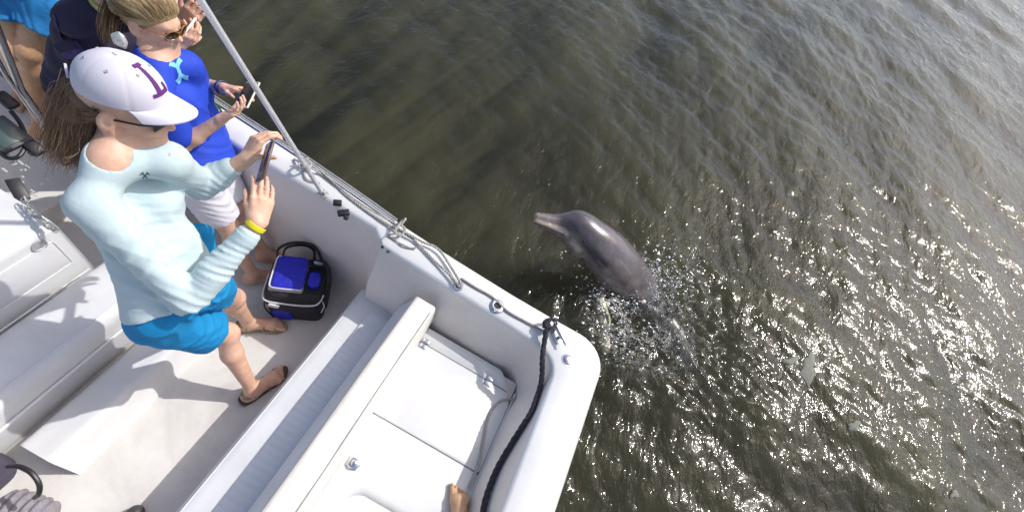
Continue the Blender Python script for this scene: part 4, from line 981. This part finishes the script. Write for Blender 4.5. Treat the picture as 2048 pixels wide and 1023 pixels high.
def near_line(pp):
    Lp = [np.array(onskin(*p)[0]) for p in pp]; out = np.full(len(co), 9.0)
    for a, b in zip(Lp, Lp[1:]):
        tt = np.clip(((co-a)@(b-a))/((b-a)@(b-a)), 0, 1); out = np.minimum(out, np.linalg.norm(co-(a+tt[:, None]*(b-a)), axis=1))
    return out
# countershading of the animal: dark back, pale throat, dark patch round the eye, pale lips and beak tip
axl = np.array([tuple(p) for p, _ in ax_pts]); best = np.full(len(co), 1e9); cen = np.zeros_like(co); sarc = np.zeros(len(co))
for i in range(len(axl)-1):
    a, b = axl[i], axl[i+1]; tt = np.clip(((co-a)@(b-a))/((b-a)@(b-a)), 0, 1); q = a+tt[:, None]*(b-a); dd = np.linalg.norm(co-q, axis=1); m = dd < best
    best[m] = dd[m]; cen[m] = q[m]; sarc[m] = i+tt[m]
dn = np.array(dors); side_ = ((co-cen)@dn)/np.maximum(best, .03)
P3 = (co[:, 0], co[:, 1], co[:, 2]); nz = cnoise(P3, 3.5, 2)*.10+cnoise(P3, 11, 3)*.04
t_ = np.clip((side_+nz+.35)/.75, 0, 1); t_ = t_*t_*(3-2*t_)
back = np.array([.086, .073, .080]); bel = np.array([.20, .165, .155]); c = bel+(back-bel)*t_[:, None]
eye = np.array(atw(1172, 484, .37)); e2 = np.array(atw(1200, 512, .30)); eb = e2-eye; tt = np.clip(((co-eye)@eb)/(eb@eb), -.2, 1.2); de_ = np.linalg.norm(co-(eye+tt[:, None]*eb), axis=1)
g = np.exp(-(np.maximum(0, near_line([(1128, 444), (1146, 458), (1160, 474), (1176, 492), (1192, 512), (1206, 530)])-.012)/.034)**2)[:, None]*.80; c = c*(1-g)+np.array([.030, .025, .034])*g
g = np.exp(-(near_line([(1158, 500), (1152, 492), (1146, 484)])/.022)**2)[:, None]*.6; c = c*(1-g)+np.array([.40, .36, .34])*g
jl = np.array(atw(1064, 436, .51)); g = np.exp(-(np.linalg.norm(co-jl, axis=1)/.045)**2)[:, None]; c = c*(1-g)+np.array([.34, .27, .19])*g
ros = (np.linalg.norm(co-np.array(atw(1095, 446, .48)), axis=1) < .16) & (side_ < 9); mid_ = .5*(np.array(u0)+np.array(l0)); ln_ = np.array(u1)+np.array(l1); ln_ = ln_/2-mid_
tt = np.clip(((co-mid_)@ln_)/(ln_@ln_), 0, 1.0); off_ = (co-(mid_+tt[:, None]*ln_)); gl_ = np.exp(-((off_@dn)/.012)**2)*(tt < .98)*(np.linalg.norm(off_, axis=1) < .08); gl_ = np.exp(-(near_line([(1068, 440), (1092, 449), (1124, 464)])/.009)**2)[:, None]*.9
c = c*(1-gl_)+np.array([.36, .30, .22])*gl_
mo = np.exp(-(near_line([(1070, 445), (1096, 455), (1128, 470)])/.007)**2)[:, None]*.9; c = c*(1-mo)+np.array([.035, .028, .028])*mo
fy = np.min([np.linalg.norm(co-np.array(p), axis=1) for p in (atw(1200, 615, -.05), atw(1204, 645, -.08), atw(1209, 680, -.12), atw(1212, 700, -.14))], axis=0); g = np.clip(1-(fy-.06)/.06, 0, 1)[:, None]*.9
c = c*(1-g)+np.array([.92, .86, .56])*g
c *= (1+.13*cnoise(P3, 9, 6)+.10*cnoise(P3, 26, 5))[:, None]
for sk_ in (((1205, 455), (1232, 486)), ((1212, 452), (1246, 482)), ((1195, 520), (1222, 548)), ((1240, 520), (1262, 548)), ((1170, 434), (1192, 446))):
    m_ = np.exp(-(near_line(sk_)/.0045)**2)[:, None]*.55; c = c*(1-m_)+np.array([.36, .32, .32])*m_
at_ = me.color_attributes.new('tint', 'FLOAT_COLOR', 'POINT'); at_.data.foreach_set('color', np.concatenate([np.clip(c, 0, 1), np.ones((len(c), 1))], 1).astype(np.float32).ravel())
dm = mat('dolphin_skin', (.3, .28, .28), .26, bump=.10, bscale=45, coat=.5); an = dm.node_tree.nodes.new('ShaderNodeAttribute'); an.attribute_name = 'tint'
dm.node_tree.links.new(an.outputs['Color'], dm.node_tree.nodes['Principled BSDF'].inputs['Base Color']); me.materials.append(dm)
h, n_ = onskin(1168, 482)
if h is not None:
    MB().lathe(h-n_*.006, [(.011, .0), (.011, .003), (.008, .008), (.004, .0105), (0, .011)], 14, axis=n_).build('eye', M['dark'], dol)
rebase(dol, (ax_pts[4][0].x, ax_pts[4][0].y, DOL.z))

# spray thrown up where the body breaks the surface
def ico(mb, c, r, st=(1, 1, 1)):
    t = 1.618; vs_ = [(-1, t, 0), (1, t, 0), (-1, -t, 0), (1, -t, 0), (0, -1, t), (0, 1, t), (0, -1, -t), (0, 1, -t), (t, 0, -1), (t, 0, 1), (-t, 0, -1), (-t, 0, 1)]
    fs_ = [(0, 11, 5), (0, 5, 1), (0, 1, 7), (0, 7, 10), (0, 10, 11), (1, 5, 9), (5, 11, 4), (11, 10, 2), (10, 7, 6), (7, 1, 8), (3, 9, 4), (3, 4, 2), (3, 2, 6), (3, 6, 8), (3, 8, 9), (4, 9, 5), (2, 4, 11), (6, 2, 10), (8, 6, 7), (9, 8, 1)]
    mb.add([Vector((a*st[0], b*st[1], c_2*st[2]))*(r/1.9)+c for a, b, c_2 in vs_], fs_)
mb = MB()
for i in range(700):
    k = random.random()
    if k < .45: px, py = random.gauss(1265, 55), random.gauss(560, 26); 
    elif k < .8: px, py = random.gauss(1235, 32), random.gauss(630, 50)
    else: px, py = random.gauss(1340, 50), random.gauss(535, 30)
    p = atw(px, py, 0); z0 = wz(p.x, p.y)-p.z; z = abs(random.gauss(0, .035)) if random.random() < .7 else abs(random.gauss(.05, .07))
    q = atw(px, py, z0+z); ico(mb, q, random.uniform(.0025, .0065) if random.random() < .85 else random.uniform(.007, .011), (random.uniform(.8, 1.6), random.uniform(.8, 1.3), random.uniform(.8, 1.5)))
sp = mb.build('water_spray', M['drop']); tag(sp, 'white droplets splashing around the dolphin where it breaks the surface', 'splash', kind='stuff')

# scraps of foam on the water
fl_pts = [(1612, 738, 15, 24, 'largest pale foam scrap floating in the brightest glitter right of the dolphin'), (1580, 722, 12, 9, 'small flat foam scrap just left of the largest one'), (1700, 852, 12, 9, 'ragged foam scrap floating below the brightest glitter'), (1893, 988, 7, 11, 'upright foam scrap floating near the lower right corner')]
for k, (px, py, w, h_, lb) in enumerate(fl_pts):
    c0 = atw(px, py, 0); rows = []; n = 22; rr_ = random.Random(k); ph = [rr_.random()*6 for _ in range(4)]
    ex = atw(px+w, py, 0)-c0; ey = atw(px, py-h_, 0)-c0
    def rim(t, s): 
        r = s*(1+.25*math.sin(2*t+ph[0])+.18*math.sin(3*t+ph[1])+.14*math.sin(5*t+ph[2])+.08*math.sin(9*t+ph[3])); q = c0+ex*math.cos(t)*r+ey*math.sin(t)*r; return q
    for s, lift in ((1.0, -.004), (1.0, .004), (.8, .010), (.45, .012), (.1, .011)):
        rows.append([V(q.x, q.y, wz(q.x, q.y)+lift) for q in (rim(6.283*j/n, s) for j in range(n))])
    o = MB().grid(rows, closed_u=True, cap=True).build('foam_scrap', M['foam']); tag(o, lb, 'foam', 'scraps of foam on the water')

# ================================================================== THINGS ON THE BOAT
def phone(name, label, c, along, facing, wdt, lng, back, rim, scr, group=None):
    c = Vector(c); a = Vector(along).normalized(); n = Vector(facing); n = (n-a*n.dot(a)).normalized(); b = a.cross(n)
    R = Matrix(((a.x, b.x, n.x), (a.y, b.y, n.y), (a.z, b.z, n.z)))
    t = thing(name, label, 'phone', group); t.location = c-a*lng/2
    def bx(nm, off, sz, m, bev, par=t, rel=True):
        o = MB().box(R @ V(*off), sz, bev, R).build(nm, m, par); o.location = c-t.location if par is t else V(0, 0, 0); return o
    cs = bx('case', (0, 0, 0), (lng, wdt, .0085), rim, .0035); bx('screen', (0, 0, .0046), (lng-.012, wdt-.008, .0012), scr, .0004); bx('back_cover', (0, 0, -.0046), (lng-.008, wdt-.006, .0012), back, .0004)
    bx('camera_lens', (lng/2-.016, wdt/2-.016, -.0056), (.010, .010, .0016), M['lens'], .0007); return t
pcA = at(531, 322, 1.470); phone('phone', 'dark brown phone held upright between the hands of the woman in the white cap', pcA, at(545, 276, 1.50)-at(524, 352, 1.445), A['hc']-pcA, .072, .150, M['phone_back'], M['phone_back'], M['screen'])
pcB = at(494, 190, 1.285); phone('phone', 'white rimmed phone held by the blonde girl in the blue shirt', pcB, at(507, 170, 1.30)-at(486, 212, 1.27), B['hc']-pcB+V(0, 0, .5), .074, .145, M['phone_white'], M['phone_white'], M['screen'])
pcC = at(370, 64, 1.37); phone('phone', 'pale phone in raised hands just behind the sunglasses of the blonde girl', pcC, at(386, 44, 1.39)-at(358, 80, 1.35), (at(386, 44, 1.39)-at(358, 80, 1.35)).cross(pcC-V(0, 0, CAM_Z)), .072, .145, M['phone_white'], M['phone_white'], M['screen'])

# --- blue and black cooler bag against the side wall
bag = thing('cooler_bag', 'black bag with bright blue panels and white piping on the floor by the side wall', 'bag')
tc0 = at(608, 548, .46)+V(-.015, -.035, 0); ux = (at(575, 490, .46)-at(548, 582, .46)); ux.z = 0; ux.normalize(); uy = V(ux.y, -ux.x, 0)
if uy.dot(_x) < 0: uy = -uy
RB_ = Matrix(((uy.x, ux.x, 0), (uy.y, ux.y, 0), (0, 0, 1)))
if RB_.determinant() < 0: print('bag flip')
def bp(x, y, z): return tc0+(uy*x+ux*y)*1.13+V(0, 0, z)        # x across, y away from viewer, z from the lid
mb = MB(); rows = []
for z, s in ((-.28, .90), (-.275, .97), (-.20, 1.02), (-.10, 1.04), (-.03, 1.0), (-.008, .95), (0.0, .88)):
    rows.append([bp((p[0])*s, (p[1])*s, z+.004*math.sin(p[0]*40+z*30)) for p in rrect(-.130, .130, -.120, .120, .045, 6)])
mb.grid(rows, closed_u=True, cap=True).build('body', M['bagblack'], bag)
MB().box(bp(-.035, .005, .010), (.172, .215, .03), .014, RB_, 3).build('lid', M['baggrey'], bag)
def softpad(x0, x1, y0, y1, z, hgt, r=.022):
    rows = []
    for s, dz in ((1, 0), (1, hgt*.5), (.95, hgt*.85), (.80, hgt), (.45, hgt*1.15), (.05, hgt*1.2)):
        cx, cy = (x0+x1)/2, (y0+y1)/2; rows.append([bp(cx+(p[0]-cx)*s, cy+(p[1]-cy)*s, z+dz+.0015*math.sin(p[0]*90+p[1]*70)) for p in rrect(x0, x1, y0, y1, r, 6)])
    return MB().grid(rows, closed_u=True, cap=True)
softpad(-.100, .040, -.080, .098, .024, .014).build('blue_panel', M['bagblue'], bag)
MB().tube([bp(x, y, .030) for x, y in spline([(-.060, .094, 0), (-.100, .090, 0), (-.106, .03, 0), (-.106, -.05, 0), (-.098, -.078, 0), (-.06, -.083, 0), (.034, -.083, 0)], 5) for x, y in ((x, y),)] if False else [bp(p.x, p.y, .029) for p in spline([V(-.085, .094, 0), V(-.103, .085, 0), V(-.106, .03, 0), V(-.106, -.05, 0), V(-.098, -.077, 0), V(-.06, -.083, 0), V(.034, -.083, 0)], 5)], .0045, 8).build('piping', M['piping'], bag)
softpad(.052, .108, -.060, .030, .006, .026, .025).build('side_pocket', M['bagblue'], bag)
MB().tube([bp(p.x, p.y, p.z) for p in spline([V(.046, .03, .02), V(.048, -.035, .028), V(.060, -.072, .024), V(.10, -.074, .01), V(.118, -.04, .0)], 5)], .005, 6, flat=.5).build('pocket_trim', M['bagblack'], bag)
MB().tube([bp(p.x, p.y, p.z) for p in spline([V(-.132, .02, -.03), V(-.134, -.08, -.035), V(-.115, -.122, -.04), V(-.03, -.130, -.045), V(.06, -.130, -.045), V(.112, -.118, -.04), V(.132, -.07, -.03)], 6)], .005, 8).build('rim_piping', M['piping'], bag)
for (pts, r, fl) in (([V(-.11, .085, .0), V(-.105, .125, .05), V(-.04, .15, .085), (V(.04, .155, .075)), V(.085, .12, .03), V(.09, .08, .0)], .012, .45), ([V(-.09, .10, .0), V(-.07, .13, .06), V(.0, .15, .07), V(.05, .14, .05), V(.06, .09, .01)], .010, .4),
                     ([V(.06, .09, .0), V(.11, .08, .05), V(.145, .02, .035), V(.15, -.06, -.03), V(.14, -.10, -.12)], .013, .4), ([V(.03, .10, .01), V(.06, .05, .045), V(.10, .05, .05), V(.14, .06, .02)], .011, .4), ([V(-.12, -.08, -.05), V(-.13, -.12, -.12), V(-.10, -.13, -.22)], .008, .5)):
    MB().tube([bp(p.x, p.y, p.z) for p in spline(pts, 6)], r, 8, flat=fl).build('strap', M['bagblack'], bag)
MB().box(bp(.085, .075, .035), (.05, .02, .012), .004, RB_).build('buckle', M['baggrey'], bag)
MB().box(bp(-.080, -.138, -.060), (.055, .012, .030), .005, RB_ @ Matrix.Rotation(.35, 3, 'Y')).build('zip_pull', M['piping'], bag)
MB().tube([bp(.125, -.085, -.05), bp(.138, -.10, -.10), bp(.125, -.115, -.15)], .004, 6).build('white_cord', M['piping'], bag)
softpad(-.11, -.01, -.13, -.10, -.25, .09, .012).build('front_pocket', M['bagblue'], bag)
rebase(bag, (tc0.x, tc0.y, DK+.0))

# --- ropes and lines
def rope(name, label, cat, runs, m, r, twist=True, group=None):
    root = thing(name, label, cat, group) if len(runs) > 1 else None; objs = []
    for nm, pts, rr_ in runs:
        P = spline(pts, 10); mb = MB()
        if twist:
            tot = [0.0]
            for a, b in zip(P, P[1:]): tot.append(tot[-1]+(b-a).length)
            Q = []; n = max(8, int(tot[-1]/.006)); j = 0
            for i in range(n+1):
                s = tot[-1]*i/n
                while j < len(P)-2 and tot[j+1] < s: j += 1
                f = (s-tot[j])/max(1e-6, tot[j+1]-tot[j]); Q.append(P[j].lerp(P[j+1], min(1, f)))
            for k in range(3):
                R_ = []
                for i, p in enumerate(Q):
                    t = (Q[min(i+1, n)]-Q[max(i-1, 0)]).normalized(); a = t.orthogonal().normalized() if abs(t.z) > .95 else (UP-t*t.z).normalized(); b = t.cross(a); w = i*.006/(rr_*7)*6.283+k*2.094
                    R_.append(p+(a*math.cos(w)+b*math.sin(w))*rr_*.5)
                mb.tube(R_, rr_*.62, 5)
        else: mb.tube(P, rr_, 8)
        o = mb.build(nm if root else name, m, root, fixn=False); objs.append(o)
    if root: base = Vector(runs[0][1][0]); rebase(root, base); return root
    tag(objs[0], label, cat, group); return objs[0]
g = GZ+.007
rope('mooring_rope', 'weathered pale rope tied along the gunwale from the pole to the pad eye', 'rope',
     [('rope_run', [at(588, 318, g), at(612, 330, g+.03), at(648, 352, g), at(700, 396, g), at(752, 434, g), at(792, 458, g+.008), at(828, 480, g+.006), at(868, 520, g+.004), at(902, 552, g+.01), at(918, 572, g+.012)], .0060),
      ('rope_run', [at(794, 456, g+.014), at(818, 468, g+.02), at(846, 484, g+.012), at(868, 492, g+.014), at(884, 506, g+.012), at(900, 530, g+.012), at(922, 566, g+.012)], .0066),
      ('rope_run', [at(640, 340, g+.012), at(690, 384, g+.004), at(745, 422, g+.006), at(800, 452, g+.012)], .0048),
      ('knot', [at(786, 452, g+.02), at(798, 448, g+.034), at(810, 458, g+.026), at(802, 470, g+.016), at(790, 464, g+.028), at(796, 452, g+.04), at(806, 440, g+.05)], .0066),
      ('frayed_end', [at(800, 452, g+.03), at(806, 444, g+.05), at(812, 436, g+.06)], .006)], M['rope'], .009)
rope('thin_cord', 'thin pale cord looped over the gunwale edge beside two dark studs', 'cord',
     [('cord_run', [at(792, 466, g), at(776, 470, g), at(763, 480, g-.004), at(768, 493, g-.006)], .0032), ('cord_run', [at(775, 470, g), at(800, 486, g), at(826, 496, g), at(840, 488, g)], .0030), ('cord_run', [at(786, 474, g), at(806, 492, g), at(830, 498, g)], .0028)], M['rope_d'], .003, twist=False)
rope('shock_cord', 'thin grey line lying along the gunwale from the pad eye to the cleat', 'line', [('x', [at(922, 556, g), at(950, 574, g), at(985, 594, g), at(1015, 622, g), at(1050, 642, g), at(1092, 664, g+.004)], .0055)], M['rope_d'], .005, twist=False)
rope('hanging_line', 'pale rope loop hanging down the inner side wall beside the pole foot', 'rope',
     [('loop', [at(604, 322, g+.01), at(594, 338, .90), at(584, 370, .78), at(585, 396, .72), at(597, 408, .70), at(606, 392, .74), at(602, 362, .84), at(606, 332, g)], .0062),
      ('hitch', [at(596, 322, g+.03), at(612, 318, g+.05), at(622, 330, g+.03), at(608, 338, g+.04), at(598, 328, g+.045), at(616, 316, g+.05)], .0062),
      ('tail', [at(606, 340, g), at(612, 356, g), at(622, 362, g), at(640, 366, g)], .0045)], M['rope'], .006)
def wallpt(px, py, lift=.014):
    n = V(-.207, 0, .083).normalized(); o = V(.443, 0, .905)+n*lift; d = (_x*(px-1024)-_y*(py-511.5)+_f*FPX).normalized(); c0 = V(0, 0, CAM_Z); return c0+d*((o-c0).dot(n)/d.dot(n))
bl = [at(1098, 648, g+.035), at(1092, 664, g+.038), at(1088, 690, g+.010), at(1085, 715, g+.002), wallpt(1082, 765, .02), wallpt(1066, 815), wallpt(1046, 850), wallpt(1022, 888), wallpt(1000, 925), wallpt(984, 960), wallpt(968, 1010), wallpt(962, 1060)]
rope('black_dock_line', 'thick black line from the stern cleat lying down the inside of the transom', 'line',
     [('line_run', bl, .0125), ('hitch', [at(1088, 655, g+.03), at(1090, 642, g+.045), at(1104, 638, g+.04), at(1112, 646, g+.03), at(1104, 656, g+.046), at(1090, 650, g+.05), at(1100, 640, g+.052)], .0085)], M['rubber'], .012)
rope('pale_deck_line', 'slack pale line curling over the stern hatch towards the bare foot', 'line',
     [('x', [at(1104, 706, .80), at(1092, 740, .76), at(1060, 784, HZ+.012), at(1030, 796, HZ+.010), at(1000, 802, HZ+.009), at(978, 832, HZ+.009), at(968, 880, HZ+.009), at(960, 920, HZ+.009), at(946, 956, HZ+.009), at(938, 975, HZ+.009)], .0060)], M['rope'], .006)
rope('green_cord', 'small tangle of dark green cord on the gunwale under the girl\'s wrists', 'cord', [('x', [at(425, 200, g), at(432, 212, g+.01), at(428, 222, g+.015), at(436, 226, g+.01), at(430, 208, g+.02), at(440, 218, g+.01), at(446, 232, g)], .006)], mat('green_line', (.03, .10, .05), .8), .006)
# --- crossbody purse on the navy shirt
pu = thing('crossbody_purse', 'small violet patterned purse with a thin strap against the navy shirt', 'purse')
bvc = BVHTree.FromPolygons([tuple(x.co) for x in shirtC.data.vertices], [tuple(p.vertices) for p in shirtC.data.polygons])
def on_shirt(px, py, lift):
    d = (_x*(px-1024)-_y*(py-511.5)+_f*FPX).normalized(); h = bvc.ray_cast(V(0, 0, CAM_Z), d)[0]
    return (h if h is not None else at(px, py, 1.25))-d*lift
pc_ = on_shirt(142, 98, .014); cdv = (V(0, 0, CAM_Z)-pc_).normalized(); Rp = rotm(_x*.8+_y*.2, cdv)
mb = MB(); mb.box(pc_, (.085, .065, .035), .015, Rp, 3); mb.build('pouch', M['purple_cloth'], pu)
MB().box(pc_+Rp @ V(.0, .012, .018), (.080, .034, .008), .004, Rp).build('flap', M['navy'], pu)
MB().tube(spline([on_shirt(x, y, .004) for x, y in ((108, 30), (114, 52), (122, 72), (132, 88))], 5), .007, 8, flat=.4).build('strap', M['purple_cloth'], pu)
rebase(pu, pc_)
# --- crumpled foil packet
def crumple(name, c, r, m, parent=None, seed=1, st=(1, 1, 1), R=None):
    bm = bmesh.new(); bmesh.ops.create_icosphere(bm, subdivisions=3, radius=1); rr_ = random.Random(seed); ds = [(Vector((rr_.gauss(0, 1), rr_.gauss(0, 1), rr_.gauss(0, 1))).normalized(), rr_.uniform(.55, .95)) for _ in range(60)]
    for v in bm.verts:
        d = v.co.normalized(); k = min(1.0, min((h/max(.01, d.dot(n)) if d.dot(n) > .05 else 9) for n, h in ds)); p = d*k*r; p = Vector((p.x*st[0], p.y*st[1], p.z*st[2])); v.co = Vector(c)+(R @ p if R else p)
    me = bpy.data.meshes.new(name); bm.to_mesh(me); bm.free(); return link(name, me, m, parent, smooth=False)
crumple('foil_packet', at(240, 80, 1.50)-Vector(wc.location), .040, M['foil'], wc, 4, (1, .8, 1.1))
# --- things at the lower left corner
bk_ = thing('backpack', 'dark violet grey bag with a black carry loop at the lower left corner', 'bag')
c0 = at(-200, 950, .50); rows = []
for z, s in ((-.33, .92), (-.30, 1.0), (-.15, 1.04), (0, 1.0), (.06, .92), (.09, .7), (.10, .2)):
    rows.append([c0+V(p[0]*s, p[1]*s, z) for p in rrect(-.125, .125, -.14, .14, .06, 6)])
MB().grid(rows, closed_u=True, cap=True).build('body', M['greybag'], bk_)
MB().tube(spline([at(16, 932, .46), at(38, 932, .48), at(62, 944, .48), at(78, 966, .46), at(78, 986, .43), at(70, 994, .40)], 6), .0085, 8).build('carry_loop', M['dark'], bk_)
MB().tube(spline([c0+V(.10, -.12, .06), c0+V(.135, -.04, .02), c0+V(.135, .06, -.02), c0+V(.11, .12, -.08)], 5), .016, 8, flat=.4).build('strap', M['greyrib'], bk_); rebase(bk_, V(c0.x, c0.y, DK))
def cl(P): return .006*np.sin(P[0]*180+P[1]*60)+.004*cnoise(P, 9, 2)
tw = implicit_obj('folded_cloth', [([[cap(at(30, 1010, .22), at(80, 1030, .22), .055, .06, .04), cap(at(20, 1040, .22), at(70, 1060, .22), .06, .05, .04)]], .006, cl)], M['greyrib'], None, 1)
tag(tw, 'heather grey bundled cloth on the floor beside the violet bag', 'cloth')
shp = thing('dark_shoe', 'tip of a dark grey shoe on the cockpit floor at the lower edge', 'shoe')
s0 = at(270, 1026, DK+.035)
implicit_obj('upper', [([[cap(s0, s0+V(.02, -.16, .015), .034, .036, .03), cap(s0+V(.02, -.16, .02), s0+V(.022, -.22, .03), .034, .038, .03)]], .006)], M['darkgrey'], shp, 1)
MB().tube([s0+V(.0, .004, -.026), s0+V(.01, -.1, -.026), s0+V(.022, -.24, -.026)], [.034, .036, .034], 12, flat=.25).build('sole', M['grey'], shp); rebase(shp, V(s0.x, s0.y, DK))
# --- tangled leader line and weights on the console ledge
tl_ = thing('tangled_line', 'tangle of thin grey line trailing from the black switch down the console', 'line')
pth = [at(48, 392, .875), at(58, 415, .85), at(72, 432, .845), at(92, 448, .842), at(112, 462, .83)]
MB().tube(spline(pth, 6), .0035, 6).build('leader', M['grey'], tl_)
mb = MB(); sp_ = spline(pth, 8)
for i in range(46):
    c = sp_[min(len(sp_)-1, int((random.random()**.6)*len(sp_)))]; s = random.uniform(.008, .022); a = random.random()*6
    mb.tube([c+V(random.gauss(0, .012), random.gauss(0, .012), .004)*0+V(math.cos(a+k*.9)*s+random.gauss(0, .003), math.sin(a+k*.9)*s*.6, .004+.002*math.sin(k)) for k in range(6)], .0016, 4)
o = mb.build('snarl', M['dull'], tl_); o['kind'] = 'stuff'; rebase(tl_, pth[0])
